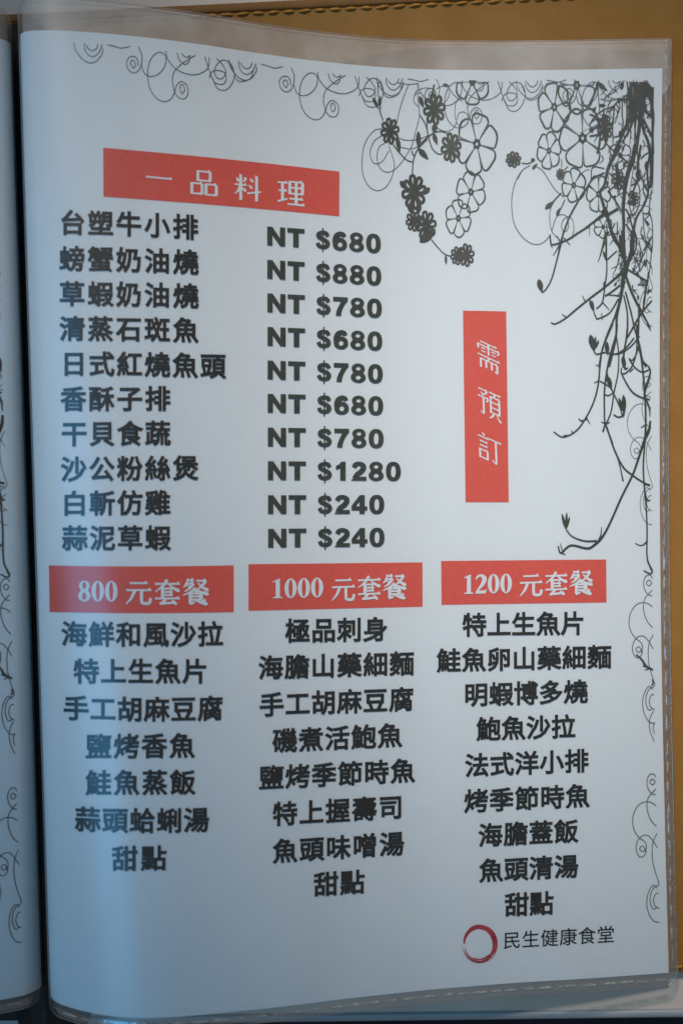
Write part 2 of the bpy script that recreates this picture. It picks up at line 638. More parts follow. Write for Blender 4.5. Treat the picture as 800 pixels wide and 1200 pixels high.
def ming(ch, hw, vw):
    """song-style character from its strokes, box 0..1, y up"""
    out = []

    def pg(pts):
        out.append((np.array([(x / 100, 1 - y / 100) for x, y in pts]), [tuple(range(len(pts)))]))

    def rb(pts, w):
        v, f = ribbon2(pts, w)
        out.append((np.stack([v[:, 0] / 100, 1 - v[:, 1] / 100], 1), f))
    for s in MING[ch]:
        k = s[0]
        if k == 'h':
            x1, y, x2 = s[1:]
            h = hw / 2
            u = vw * 0.62
            pg([(x1, y - h), (x2 - u * 1.6, y - h), (x2 - u * .6, y - h - u * .8), (x2 + u * .3, y + h * .6), (x2, y + h), (x1, y + h)])
        elif k == 'v':
            x, y1, y2 = s[1:]
            h = vw / 2
            pg([(x - h - vw * .1, y1 - vw * .25), (x + h * .8, y1), (x + h, y1 + vw * .3), (x + h, y2 - vw * .25), (x - h, y2), (x - h, y1 + vw * .2)])
        elif k == 'p':
            x1, y1, x2, y2 = s[1:]
            rb([(x1, y1), ((x1 + x2) / 2 + .10 * (x1 - x2), (y1 + y2) / 2 + .06 * (y2 - y1)), (x2, y2)], [vw, vw * .85, hw * .5])
        elif k == 'n':
            x1, y1, x2, y2 = s[1:]
            rb([(x1, y1), ((x1 + x2) / 2 - .06 * (x2 - x1), (y1 + y2) / 2 + .08 * (y2 - y1)), (x2 - .15 * (x2 - x1), y2 - .1 * (y2 - y1)), (x2, y2)], [hw * .7, vw * .8, vw * 1.2, hw * .5])
        elif k == 'd':
            x1, y1, x2, y2 = s[1:]
            rb([(x1, y1), ((x1 + x2) / 2 + 1.5, (y1 + y2) / 2), (x2, y2)], [hw * .4, vw, vw * .7])
        elif k == 'l':
            rb(s[1], hw * s[2])
    return out


def qpath(pts):
    pts = np.array(pts, float)
    if len(pts) == 2:
        return lambda s: pts[0] + (pts[1] - pts[0]) * s
    a, m, b = pts
    return lambda s: a * (1 - s) * (1 - 2 * s) + m * 4 * s * (1 - s) + b * s * (2 * s - 1)


def hanzi_line(ink, text, pts, em, bold=0.033):
    """characters between two measured ink ends, em height in photo pixels"""
    f = qpath(pts)
    a, b = f(0.0), f(1.0)
    Wd = np.linalg.norm(b - a)
    n = len(text)
    emw = em * 1.0
    pitch = (Wd - .92 * emw) / (n - 1)
    for i, ch in enumerate(text):
        s = (.46 * emw + i * pitch) / Wd
        c = f(s)
        d = f(min(1, s + .02)) - f(max(0, s - .02))
        d /= np.linalg.norm(d)
        v, fc = glyph(ch, bold)
        q = c + (v[:, :1] - .5) * emw * d + (v[:, 1:] - .38) * em * np.array([0.0, -1.0])
        ink.px(q, fc)


def price_line(ink, text, l, r, cap):
    """NT $ and digits between measured ends"""
    adv = {'N': 1.06, 'T': 1.02, ' ': .47, '$': .88, '1': .88}
    xs, x = [], 0
    for ch in text:
        a = adv.get(ch, .89)
        xs.append(x + a / 2)
        x += a
    x0, x1 = xs[0] - .47, xs[-1] + .385
    l, r = np.array(l, float), np.array(r, float)
    d = (r - l) / (x1 - x0)
    for ch, xc in zip(text, xs):
        for v, fc in heavy(ch):
            if len(v):
                q = l + (xc - x0 + v[:, :1]) * d + (v[:, 1:] - .5) * cap * np.array([0.0, -1.0])
                ink.px(q, fc)


def ming_at(ink, ch, c, xv, yv, hw, vw):
    c, xv, yv = np.array(c, float), np.array(xv, float), np.array(yv, float)
    for v, fc in ming(ch, hw, vw):
        ink.px(c + (v[:, :1] - .5) * xv + (v[:, 1:] - .5) * yv, fc)


def serif_line(ink, text, l, r, cap):
    l, r = np.array(l, float), np.array(r, float)
    n = len(text)
    d = (r - l) / (n * .645 - .05)
    for i, ch in enumerate(text):
        for v, fc in serif(ch):
            q = l + (.30 + i * .645 + v[:, :1]) * d + (v[:, 1:] - .5) * cap * np.array([0.0, -1.0])
            ink.px(q, fc)


def banner(name, corners, parent, sag=0.0):
    tl, tr, br, bl = [np.array(c, float) for c in corners]
    i = Ink()
    nu, nv = 24, 10
    pts = []
    for b in range(nv + 1):
        for a in range(nu + 1):
            u, w = a / nu, b / nv
            p = (tl * (1 - u) + tr * u) * (1 - w) + (bl * (1 - u) + br * u) * w
            p = p + np.array([0, sag * 4 * u * (1 - u)])
            pts.append(p)
    f = [(b * (nu + 1) + a, b * (nu + 1) + a + 1, (b + 1) * (nu + 1) + a + 1, (b + 1) * (nu + 1) + a) for b in range(nv) for a in range(nu)]
    i.px(pts, f)
    return i.build(name, M['red'], parent, off=0.0001)


# ------------------------------------------------------------------ setting: table, floor
ZT = -0.005                    # table top below the leather cover


def box_mesh(name, quad, z0, z1, mat, parent=None, bevel=0.0):
    """slab over a quad of (x, y) points"""
    v = [(x, y, z0) for x, y in quad] + [(x, y, z1) for x, y in quad]
    n = len(quad)
    f = [tuple(range(n, 2 * n)), tuple(reversed(range(n)))] + [(i, (i + 1) % n, n + (i + 1) % n, n + i) for i in range(n)]
    o = link_mesh(name, v, f, mat, parent)
    if bevel:
        m = o.modifiers.new('bevel', 'BEVEL')
        m.width = bevel
        m.segments = 4
        for p in o.data.polygons:
            p.use_smooth = True
        o.modifiers.new('wn', 'WEIGHTED_NORMAL')
    return o


e1 = P(-2600, 1225, ZT)
e2 = P(2600, 1160, ZT)
table = box_mesh('table_top', [e1[:2], e2[:2], (0.75, 0.75), (-0.85, 0.75)], ZT - 0.030, ZT, M['table'])
tag(table, 'smooth grey table top under the menu', 'table', kind='structure')
ang = math.atan2(e2[1] - e1[1], e2[0] - e1[0])
# rounded metal-pale edging along the front of the table
prof = [(-0.0002, 0.0004), (0.0012, 0.0008), (0.0024, 0.0004), (0.0031, -0.0012), (0.0033, -0.004), (0.0033, -0.028), (-0.0002, -0.030)]
nv_ = []
for ex in (e1, e2):
    for a, b in prof:
        nv_.append((ex[0] + a * math.sin(ang), ex[1] - a * math.cos(ang), ZT + b))
m_ = len(prof)
rim = link_mesh('edge_strip', nv_, [(i, m_ + i, m_ + (i + 1) % m_, (i + 1) % m_) for i in range(m_)] + [tuple(range(m_))[::-1], tuple(range(m_, 2 * m_))], M['rim'], table, True)
floor = link_mesh('floor', [(-4, -4, -.75), (4, -4, -.75), (4, 4, -.75), (-4, 4, -.75)], [(0, 1, 2, 3)], M['floor'])
tag(floor, 'dark blue floor far below the table edge', 'floor', kind='structure')

# ------------------------------------------------------------------ menu book: cover, binding, plastic sleeves
book = empty('menu_book', (0, 0, 0))
tag(book, 'open tan leather menu book with clear plastic page sleeves lying on the grey table', 'menu book')

GX = [P(14, 600, 0)[0], P(40, 600, 0)[0]]
c0 = P(-700, 52, 0)
c1 = P(860, -26, 0)
c2 = P(860, 1139.5, 0)
c3 = P(-700, 1146, 0)
cover = box_mesh('leather_cover', [c3[:2], c2[:2], c1[:2], c0[:2]], ZT + 0.0002, 0.0, M['leather'], book, 0.0012)


def lerp(a, b, s):
    return tuple(a[i] + (b[i] - a[i]) * s for i in range(len(a)))


def ridge(name, a, b, w, h, mat, parent):
    """a slightly domed leather strip lying on the cover from a to b"""
    a, b = np.array(a[:2]), np.array(b[:2])
    d = (b - a) / np.linalg.norm(b - a)
    n = np.array([-d[1], d[0]])
    vs, fs = [], []
    sec = [(-.5, .0001), (-.46, .7), (-.3, 1), (.3, 1), (.46, .7), (.5, .0001)]
    N = 60
    for i in range(N + 1):
        p = a + (b - a) * i / N
        for q, z in sec:
            vs.append((*(p + n * q * w), h * z + 0.0002))
    m = len(sec)
    for i in range(N):
        for j in range(m - 1):
            fs.append((i * m + j, (i + 1) * m + j, (i + 1) * m + j + 1, i * m + j + 1))
    return link_mesh(name, vs, fs, mat, parent, True)


# turned-over hem along the top edge and its stitching
hem_d = (c0[0] - c1[0], c0[1] - c1[1])
hn = np.array([-(c1[1] - c0[1]), c1[0] - c0[0]])
hn /= np.linalg.norm(hn)
ha = np.array(c0[:2]) - hn * 0.0017
hb = np.array(c1[:2]) - hn * 0.0017
ridge('hem', ha, hb, 0.0028, 0.0007, M['hem'], cover)


def stitches(name, a, b, length, gap, w, parent, seed):
    rnd = random.Random(seed)
    a, b = np.array(a), np.array(b)
    L = np.linalg.norm(b - a)
    d = (b - a) / L
    n = np.array([-d[1], d[0]])
    vs, fs = [], []
    x = 0
    while x < L - length:
        ln = length * rnd.uniform(.9, 1.08)
        tilt = rnd.uniform(-.05, .12)
        base = len(vs)
        NS, NR = 8, 8
        for i in range(NS + 1):
            u = i / NS
            r = w * 0.5 * (math.sin(math.pi * (.06 + .88 * u)) ** .45)
            c = a + d * (x + ln * u) + n * (tilt * ln * (u - .5))
            z = 0.0002 + 0.0004 * math.sin(math.pi * u)
            for k in range(NR):
                th = 2 * math.pi * k / NR
                vs.append((c[0] + n[0] * r * math.cos(th), c[1] + n[1] * r * math.cos(th), z + r * math.sin(th)))
        for i in range(NS):
            for k in range(NR):
                fs.append((base + i * NR + k, base + i * NR + (k + 1) % NR, base + (i + 1) * NR + (k + 1) % NR, base + (i + 1) * NR + k))
        x += ln + gap * rnd.uniform(.85, 1.15)
    return link_mesh(name, vs, fs, M['thread'], parent, True)


stitches('stitching', np.array(c0[:2]) - hn * 0.0039, np.array(c1[:2]) - hn * 0.0039, 0.0039, 0.0013, 0.0010, cover, 3)
stitches('stitching', np.array(c3[:2]) + np.array((0, .0021)), np.array(c2[:2]) + np.array((0, .0021)), 0.0039, 0.0013, 0.0010, cover, 5)

# black binding strip in the gutter with fine ribs; flat left flange stands in for table shade
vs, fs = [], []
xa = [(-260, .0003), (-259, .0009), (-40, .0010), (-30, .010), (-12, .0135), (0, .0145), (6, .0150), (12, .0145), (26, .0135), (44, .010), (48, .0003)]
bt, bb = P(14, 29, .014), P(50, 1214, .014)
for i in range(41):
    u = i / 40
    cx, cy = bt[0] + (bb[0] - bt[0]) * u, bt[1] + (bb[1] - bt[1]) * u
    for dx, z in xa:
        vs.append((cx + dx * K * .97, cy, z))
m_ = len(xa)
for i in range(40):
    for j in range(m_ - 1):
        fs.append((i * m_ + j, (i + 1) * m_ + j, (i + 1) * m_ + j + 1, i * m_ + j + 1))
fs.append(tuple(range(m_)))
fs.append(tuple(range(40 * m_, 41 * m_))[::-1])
binding = link_mesh('binding_and_shade_strip', vs, fs, M['binding'], book, False)


def film_grid(page, off, name, mat, parent, t0=-0.10, t1=1.0135, v0=-0.0325, v1=1.0135, nt=150, nv=70):
    ts = np.concatenate([np.linspace(t0, 0, 14)[:-1], np.linspace(0, .03, 26)[:-1], np.linspace(.03, t1, nt)])
    rc_t, rc_v = 15 / 757, 15 / 1058
    verts = []
    for j in range(nv + 1):
        for t in ts:
            a, b = v0, v1
            if t > t1 - rc_t:
                q = (t - (t1 - rc_t)) / rc_t
                b = v1 - rc_v * (1 - math.sqrt(max(0, 1 - q * q)))
            if 0 <= t < 0.02:
                q = (0.02 - t) / 0.02
                a = v0 + 0.011 * (1 - math.sqrt(max(0, 1 - q * q)))
                b = b - 0.004 * q * q
            elif t < 0:
                a = v0 + 0.011
                b = b - 0.004
            verts.append((t, a + (b - a) * j / nv))
    tv = np.array(verts)
    co = page.f(tv[:, 0], tv[:, 1], np.full(len(tv), off))
    n = len(ts)
    faces = [(j * n + i, (j + 1) * n + i, (j + 1) * n + i + 1, j * n + i + 1) for j in range(nv) for i in range(n - 1)]
    if page.side < 0:
        faces = [f[::-1] for f in faces]
    o = link_mesh(name, co, faces, mat, parent, True)
    border = [tv[0 * n + i] for i in range(13, n)] + [tv[j * n + n - 1] for j in range(1, nv + 1)] + [tv[nv * n + i] for i in range(n - 2, 12, -1)]
    return o, np.array(border)


def tube(name, pts, r, mat, parent, nr=6):
    pts = np.array(pts)
    d = np.gradient(pts, axis=0)
    d /= np.linalg.norm(d, axis=1, keepdims=True) + 1e-12
    up = np.array([0, 0, 1.0])
    vs, fs = [], []
    for p, t in zip(pts, d):
        s = np.cross(t, up)
        s /= np.linalg.norm(s) + 1e-12
        w = np.cross(s, t)
        for k in range(nr):
            a = 2 * math.pi * k / nr
            vs.append(p + r * (math.cos(a) * s + math.sin(a) * w))
    for i in range(len(pts) - 1):
        for k in range(nr):
            fs.append((i * nr + k, i * nr + (k + 1) % nr, (i + 1) * nr + (k + 1) % nr, (i + 1) * nr + k))
    return link_mesh(name, vs, fs, mat, parent, True)


def sleeve(page, parent, seed):
    rnd = random.Random(seed)
    sl, border = film_grid(page, 0.00055, 'page_sleeve', M['film'], parent)
    film_grid(page, -0.00045, 'back_film', M['film_back'], sl)
    # mouth of the sleeve: a second, milkier layer behind the sheet's top edge
    film_grid(page, -0.0009, 'sleeve_mouth', M['flap'], sl, v0=-0.0322, v1=0.03, nv=6)
    tube('sleeve_rim', page.f(border[:, 0], border[:, 1], np.full(len(border), .0003)), 0.00016, M['edge'], sl)
    # welded seam: a ribbed ribbon outside the sheet, with pressed dashes and jagged flash
    vs, fs = [], []

    def strip(tvs_a, tvs_b, nx):
        """ribbon between two page-space polylines, pressed into a rippled profile"""
        m = len(tvs_a)
        base = len(vs)
        a, b = np.array(tvs_a), np.array(tvs_b)
        for i in range(m):
            for k in range(nx + 1):
                u = k / nx
                q = a[i] * (1 - u) + b[i] * u
                o = 0.0007 + 0.0002 * math.sin(math.pi * u) + rnd.uniform(-1, 1) * 0.00004
                vs.append(page.f(q[0], q[1], o))
        for i in range(m - 1):
            for k in range(nx):
                fs.append((base + i * (nx + 1) + k, base + (i + 1) * (nx + 1) + k, base + (i + 1) * (nx + 1) + k + 1, base + i * (nx + 1) + k + 1))
    vv = np.linspace(-0.031, 1.003, 260)
    strip([(1.0035, v) for v in vv], [(1.0118, v) for v in vv], 4)
    tt = np.linspace(0.012, 1.003, 240)
    strip([(t, 1.0035) for t in tt], [(t, 1.0110) for t in tt], 4)
    weld = link_mesh('weld_seam', vs, fs, M['weld'], sl, True)
    # pressed dashes
    vs, fs = [], []

    def bead(p0, p1, w, hgt):
        base = len(vs)
        NS, NR = 8, 6
        p0, p1 = np.array(p0), np.array(p1)
        jit = rnd.uniform(.6, 1.2)
        dd = (p1 - p0) * np.array([757, 1058])
        dd /= np.linalg.norm(dd)
        nn = np.array([-dd[1] / 757, dd[0] / 1058])
        for i in range(NS + 1):
            u = i / NS
            r = w * jit * math.sin(math.pi * (.05 + .9 * u)) ** .4 * rnd.uniform(.75, 1.2)
            q = p0 * (1 - u) + p1 * u
            for k in range(NR + 1):
                th = math.pi * k / NR
                s = q + nn * r * math.cos(th)
                vs.append(page.f(s[0], s[1], 0.00085 + hgt * math.sin(th)))
        for i in range(NS):
            for k in range(NR):
                fs.append((base + i * (NR + 1) + k, base + (i + 1) * (NR + 1) + k, base + (i + 1) * (NR + 1) + k + 1, base + i * (NR + 1) + k + 1))
    v = -0.028
    while v < 0.99:
        ln = rnd.uniform(.011, .020)
        x = 1.0055 + rnd.uniform(-.0006, .0006)
        bead((x, v), (x, v + ln), 0.9, 0.00022)
        v += ln + rnd.uniform(.006, .013)
    t = 0.03
    while t < 0.985:
        ln = rnd.uniform(.016, .030)
        y = 1.0062 + rnd.uniform(-.0004, .0004)
        bead((t, y), (t + ln, y + rnd.uniform(-.0006, .0006)), 1.4, 0.00045)
        t += ln + rnd.uniform(.004, .012)
    link_mesh('weld_bead', vs, fs, M['bead'], sl, True)
    return sl


sleeve(RP, book, 1)
sleeve(LP, book, 2)

# ------------------------------------------------------------------ menu sheets


def sheet(page, parent):
    ts = np.concatenate([np.linspace(-.06, 0, 8)[:-1], np.linspace(0, .03, 26)[:-1], np.linspace(.03, 1, 150)])
    vv = np.linspace(0, 1, 80)
    T, V = np.meshgrid(ts, vv)
    T, V = T.ravel(), V.ravel()
    co = page.f(T, V, np.zeros(len(T)))
    n = len(ts)
    faces = [(j * n + i, (j + 1) * n + i, (j + 1) * n + i + 1, j * n + i + 1) for j in range(len(vv) - 1) for i in range(n - 1)]
    if page.side < 0:
        faces = [f[::-1] for f in faces]
    return link_mesh('paper_sheet', co, faces, M['paper'], parent, True)


menu = empty('menu_page', tuple(RP.f(.5, .5, 0.0)))
tag(menu, 'white menu page of Chinese dishes and prices with red headings, in the right sleeve', 'menu page', 'printed menu pages')
left = empty('menu_page', tuple(LP.f(.05, .5, 0.0)))
tag(left, 'partly seen menu page across the gutter, only its printed right margin showing', 'menu page', 'printed menu pages')
bpy.context.view_layer.update()


class Under:
    """parent keeping world placement"""


def adopt(o, parent):
    o.parent = parent
    o.matrix_parent_inverse = parent.matrix_world.inverted()
    return o


_link = link_mesh


def link_mesh(name, verts, faces, mat, parent=None, smooth=False):
    o = _link(name, verts, faces, mat, None, smooth)
    if parent:
        adopt(o, parent)
    return o


sheet(RP, menu)
sheet(LP, left)

# dishes and prices, upper block: (text, left end, right end, price, price left y, price right y, price right x)
rows = [
    ('台塑牛小排', [(71.5, 260.8), (151, 262.6), (231.3, 267)], 'NT $680', 276.6, 286.0, 445.6),
    ('螃蟹奶油燒', [(71, 303.2), (151, 304.6), (231.5, 307.8)], 'NT $880', 315.7, 324.0, 446.2),
    ('草蝦奶油燒', [(71, 344.2), (151, 345.0), (231.6, 347.2)], 'NT $780', 354.9, 361.8, 446.8),
    ('清蒸石斑魚', [(71.5, 385.0), (151, 385.6), (231.6, 387.2)], 'NT $680', 394.3, 400.2, 447.3),
    ('日式紅燒魚頭', [(73.0, 426.2), (168, 427.0), (263.3, 429.2)], 'NT $780', 433.6, 438.4, 447.9),
    ('香酥子排', [(72.5, 467.5), (198.7, 467.0)], 'NT $680', 472.6, 475.8, 448.4),
    ('干貝食蔬', [(73.5, 508.4), (198.7, 507.6)], 'NT $780', 512.2, 514.2, 448.9),
    ('沙公粉絲煲', [(73, 549.8), (231.3, 548.2)], 'NT $1280', 551.6, 552.6, 469.0),
    ('白斬仿雞', [(74, 589.8), (198.7, 588.8)], 'NT $240', 591.4, 591.2, 449.6),
    ('蒜泥草蝦', [(74.3, 630.4), (198.8, 630.2)], 'NT $240', 630.8, 629.6, 449.9),
]
for k, (txt, pts, pr, y0, y1, xr) in enumerate(rows):
    i = Ink()
    hanzi_line(i, txt, pts, 30.4)
    tag(i.build('dish_name', M['ink'], menu, off=.0003), 'dish name ' + txt + ' in black print')
    i = Ink()
    price_line(i, pr, (312.7 + .12 * k, y0), (xr, y1), 22.0)
    tag(i.build('price', M['green_ink'], menu, off=.0003), 'bold price ' + pr + ' beside ' + txt)

cols = [
    (30.4, [('海鮮和風沙拉', [(73.6, 742.2), (167, 743.4), (260.2, 742.4)]), ('特上生魚片', [(87.7, 786.4), (242.3, 786.4)]),
            ('手工胡麻豆腐', [(76, 829.0), (168, 831.0), (260.2, 829.4)]), ('鹽烤香魚', [(102, 874.6), (227.2, 873.4)]),
            ('鮭魚蒸飯', [(102, 917.0), (228, 916.4)]), ('蒜頭蛤蜊湯', [(89.4, 959.2), (167, 961.4), (243.8, 960.0)]), ('甜點', [(132.6, 1006), (194.2, 1005)])]),
    (29.5, [('極品刺身', [(334.8, 739.2), (452.8, 737)]), ('海膽山藥細麵', [(303.3, 782.4), (483.8, 777)]),
            ('手工胡麻豆腐', [(304.3, 826), (483.2, 818.8)]), ('磯煮活鮑魚', [(319.7, 868.2), (469.8, 861)]),
            ('鹽烤季節時魚', [(304, 911.6), (484.8, 902.4)]), ('特上握壽司', [(320, 954), (470.8, 945)]),
            ('魚頭味噌湯', [(320, 997.6), (472, 987.8)]), ('甜點', [(368, 1036.6), (425.9, 1032.6)])]),
    (28.8, [('特上生魚片', [(542, 732.2), (683.6, 730)]), ('鮭魚卵山藥細麵', [(512, 774), (714.8, 769.2)]),
            ('明蝦博多燒', [(544, 814.2), (687, 809.8)]), ('鮑魚沙拉', [(558.5, 854.2), (672.6, 850.8)]),
            ('法式洋小排', [(545, 897), (688, 890.8)]), ('烤季節時魚', [(544, 938.8), (689.2, 931.8)]),
            ('海膽蓋飯', [(560.7, 978.8), (675.9, 973.2)]), ('魚頭清湯', [(561.5, 1020.2), (675.9, 1014.4)]), ('甜點', [(591.5, 1060.2), (647, 1057.6)])]),
]
for ci, (em, lines) in enumerate(cols):
    for txt, pts in lines:
        i = Ink()
        hanzi_line(i, txt, pts, em)
        tag(i.build('course_dish', M['ink'], menu, off=.0003), 'course line ' + txt + ' in black print under ' + ('800', '1000', '1200')[ci])

# red banners
b = banner('heading_banner', [(121.2, 173.2), (397.4, 201.2), (397.2, 253.6), (121.4, 230.6)], menu, -1.2)
i = Ink()
for ch, c in (('一', (186, 208.6)), ('品', (239, 214.6)), ('料', (290, 220.6)), ('理', (340.5, 226.4))):
    ming_at(i, ch, c, (32.5, 3.4), (0, -31.5), 6.6, 10.5)
i.build('heading_text', M['white_ink'], b, off=.0002)
tag(b, 'red banner with white heading 一品料理')
b = banner('notice_banner', [(542, 364), (592.6, 365), (595.6, 588.6), (545, 588.6)], menu)
i = Ink()
for ch, c in (('需', (572, 418.5)), ('預', (572.8, 474.0)), ('訂', (573.4, 526.4))):
    ming_at(i, ch, c, (28, 13.2), (-1.2, -33), 4.8, 8.0)
i.build('notice_text', M['white_ink'], b, off=.0002)
tag(b, 'upright red banner with slanted white notice 需預訂')
for num, cor, nl, nr, cap, cs, xv, yv, sag in (
        ('800', [(57.8, 662.6), (273.8, 662.4), (273.8, 717.4), (58.6, 717.2)], (92.3, 692.6), (138, 693.0), 23.6,
         ((162.6, 694), (196, 694), (229.3, 693.5)), (32, 0), (0, -30.5), 1.2),
        ('1000', [(291, 661.2), (494.6, 659), (494.8, 711), (291, 715.8)], (317.5, 690), (378.2, 688.4), 22.6,
         ((401.7, 690.2), (432, 689), (461.8, 687.6)), (29, -1), (0, -29), 0),
        ('1200', [(516.4, 657.4), (709.6, 655.6), (710, 706), (517, 708.8)], (541.6, 685), (599, 683.6), 22.2,
         ((621.5, 685), (651, 683.8), (680.2, 682.8)), (28, -1), (0, -28.5), 0)):
    b = banner('course_banner', cor, menu, sag)
    i = Ink()
    serif_line(i, num, nl, nr, cap)
    for ch, c in zip('元套餐', cs):
        ming_at(i, ch, c, xv, yv, 7.6, 12.0)
    i.build('course_heading', M['white_ink'], b, off=.0003)
    tag(b, 'red banner with white course heading ' + num + ' 元套餐')

# brushed red ring and the restaurant's name
i = Ink()
rnd = random.Random(8)
N = 90


def ring_pts(a0, a1, k, n=50):
    return [(561.2 + 20.3 * k * math.cos(R(a)), 1106 - 22.2 * k * math.sin(R(a))) for a in np.linspace(a0, a1, n)]


i.ribbon(ring_pts(180, -52, .885), [1.6, 3.6, 4.4, 4.6, 5.2, 5.8, 5.6, 4.2, 2.4], raw=True)
i.ribbon(ring_pts(-46, -118, .815), [2.2, 2.2, 1.4, .5], raw=True)
i.ribbon(ring_pts(-44, -158, .93), [2.2, 2.0, 1.5, 1.1, 0.5], raw=True)
i.ribbon(ring_pts(-60, -174, 1.0), [0.7, 1.0, 1.1, 0.7, 0.3], raw=True)
i.ribbon(ring_pts(64, -64, 1.025), [0.3, 1.0, 1.1, 1.0, 0.3], raw=True)
i.ribbon(ring_pts(130, 62, 1.0), [0.3, .7, .3], raw=True)
i.ribbon(ring_pts(-95, -170, .865), [0.3, .8, .8, .9, 0.3], raw=True)
tag(i.build('logo_ring', M['logo'], menu), 'brush-painted red ring left of the restaurant name')
i = Ink()
hanzi_line(i, '民生健康食堂', [(589.5, 1102.2), (718.9, 1094.4)], 21.4, 0.009)
tag(i.build('restaurant_name', M['ink'], menu), 'restaurant name 民生健康食堂 beside the red ring')

# ------------------------------------------------------------------ printed border: fine scrolls, flowers, vines


def zoom(pts, sc, ox, oy):
    return [(ox + x / sc, oy + y / sc) for x, y in pts]


scroll = Ink()
MA = [
    [(68, 80), (75, 115), (105, 155), (140, 175), (175, 165), (200, 130), (203, 105)],
    [(118, 82), (118, 110), (135, 138), (160, 145), (185, 125), (200, 88)],
    [(125, 92), (135, 108), (155, 118), (175, 105), (180, 85)],
    [(225, 90), (260, 98), (290, 106), (330, 98)],
    [(370, 100), (385, 140), (383, 180), (370, 210), (345, 222), (322, 205), (313, 175), (325, 150), (350, 145), (366, 165), (368, 190)],
    [(335, 185), (345, 200), (355, 185), (348, 165), (336, 165), (331, 185)],
    [(383, 180), (395, 220), (420, 238), (455, 232), (485, 205), (498, 170), (495, 140), (470, 125), (440, 140), (418, 180), (412, 240),
     (425, 300), (455, 342), (490, 357), (520, 345), (537, 315), (548, 280), (570, 262), (595, 280), (602, 310), (590, 340), (565, 342),
     (545, 325), (535, 300), (528, 260), (535, 220), (560, 190), (600, 160), (635, 140)],
    [(565, 300), (572, 318), (585, 305), (580, 280), (568, 278), (563, 297)],
    [(498, 120), (505, 155), (540, 200), (590, 225), (640, 230), (685, 210), (698, 185), (700, 150)],
    [(550, 128), (560, 160), (585, 182), (605, 170), (608, 145)],
    [(570, 130), (590, 148), (615, 140)],
    [(680, 145), (690, 180), (706, 225), (720, 260), (740, 295), (775, 303), (805, 275), (818, 230), (805, 185), (780, 165), (755, 165), (732, 190),
     (725, 220), (740, 248), (765, 245), (778, 215), (760, 180), (735, 155)],
    [(715, 245), (730, 270), (765, 275), (780, 250), (770, 220), (735, 210), (710, 220), (700, 245)],
    [(795, 170), (815, 220), (830, 255), (860, 262), (895, 245), (908, 205)],
]
base = [RP.inv(np.array(zoom(m, 4, 70, 30))) for m in MA]
sh = RP.inv(np.array([(286.0, 85.0)]))[0] - RP.inv(np.array([(105.0, 60.0)]))[0]
per = [0.0, float(sh[0]), float(sh[0]) * 1.955, float(sh[0]) * 2.86]
for k, dt in enumerate(per):
    for m in base:
        q = m.copy()
        t00 = base[0][0][0]
        q[:, 0] = t00 + (q[:, 0] - t00) * (1 - .035 * k) + dt
        # the motif hangs from one straight line near the top of the sheet
        q[:, 1] += (0.0, .0, .0, .0)[k]
        q = q[q[:, 0] < .984]
        if len(q) > 2:
            scroll.ribbon(q, 1.0, tv=True)
MB = [
    [(405, 125), (395, 105), (370, 102), (350, 125), (343, 165), (352, 205), (375, 238), (405, 247)],
    [(402, 157), (382, 177), (363, 157), (382, 137), (402, 157)],
    [(405, 207), (375, 238), (350, 275), (343, 330), (355, 390), (380, 440), (410, 470)],
    [(407, 325), (375, 302), (330, 297), (285, 320), (252, 375), (242, 440), (255, 500), (290, 550), (325, 575), (340, 610), (330, 650)],
    [(415, 620), (385, 570), (350, 535), (315, 535), (285, 560), (268, 605), (272, 650), (295, 685), (325, 675), (340, 640)],
    [(332, 628), (312, 648), (292, 628), (312, 608), (332, 628)],
    [(415, 518), (390, 570), (380, 630), (385, 720), (405, 800), (428, 875), (400, 895), (375, 930), (365, 985), (375, 1035), (395, 1053), (415, 1035)],
    [(425, 940), (405, 945), (390, 985), (400, 1030), (430, 1048)],
    [(415, 905), (390, 885), (365, 910), (345, 970), (345, 1040), (365, 1100), (395, 1138), (432, 1143)],
]
baseB = [RP.inv(np.array(zoom(m, 6, 700, 890))) for m in MB]
pv = 234 / 1066.0
for k in range(4):
    for m in baseB:
        q = m.copy()
        q[:, 1] -= pv * k
        scroll.ribbon(q, 1.1 if k < 2 else .8, tv=True)
for m in ([(765, 833), (761, 841), (760, 850), (762, 860), (766, 869)], [(766, 846), (764.5, 853), (766, 860)]):
    scroll.ribbon(m, 1.0)

floral = Ink()     # flowers, leaves, stems
YCUT = 96.0


def outline_flower(cx, cy, rx, ry, n=6, rot=80, w=1.7):
    for k in range(n):
        a0 = R(rot + 360 / n * k)
        half = math.pi / n * .93
        pts, ws = [], []
        for u in np.linspace(-1, 1, 33):
            # out along one side, round the broad tip, back along the other
            q = abs(u)
            if q > .55:
                th = a0 + half * math.copysign(1, u)
                rr = .10 + (.76 - .10) * (1 - q) / .45
            else:
                th = a0 + half * math.sin(u / .55 * math.pi / 2)
                rr = .76 + .24 * math.cos(u / .55 * math.pi / 2) ** .6
            rr *= 1 + .025 * math.sin(9 * th + cx)
            pts.append((cx + rx * rr * math.cos(th), cy - ry * rr * math.sin(th)))
            ws.append(w * (.26 + .85 * rr ** 3))
        run = []
        for p_, w_ in zip(pts + [(0, -9)], ws + [0]):
            if p_[1] >= YCUT:
                run.append((p_, w_))
            else:
                if len(run) > 2:
                    floral.ribbon([q_[0] for q_ in run], [q_[1] for q_ in run], raw=True)
                run = []
    for k in range(n):
        a = R(rot + 30 + 360 / n * k)
        floral.px(ell(cx + rx * .13 * math.cos(a), max(YCUT, cy - ry * .12 * math.sin(a)), rx * .065 + .4, rx * .07 + .5, 8), [tuple(range(8))])


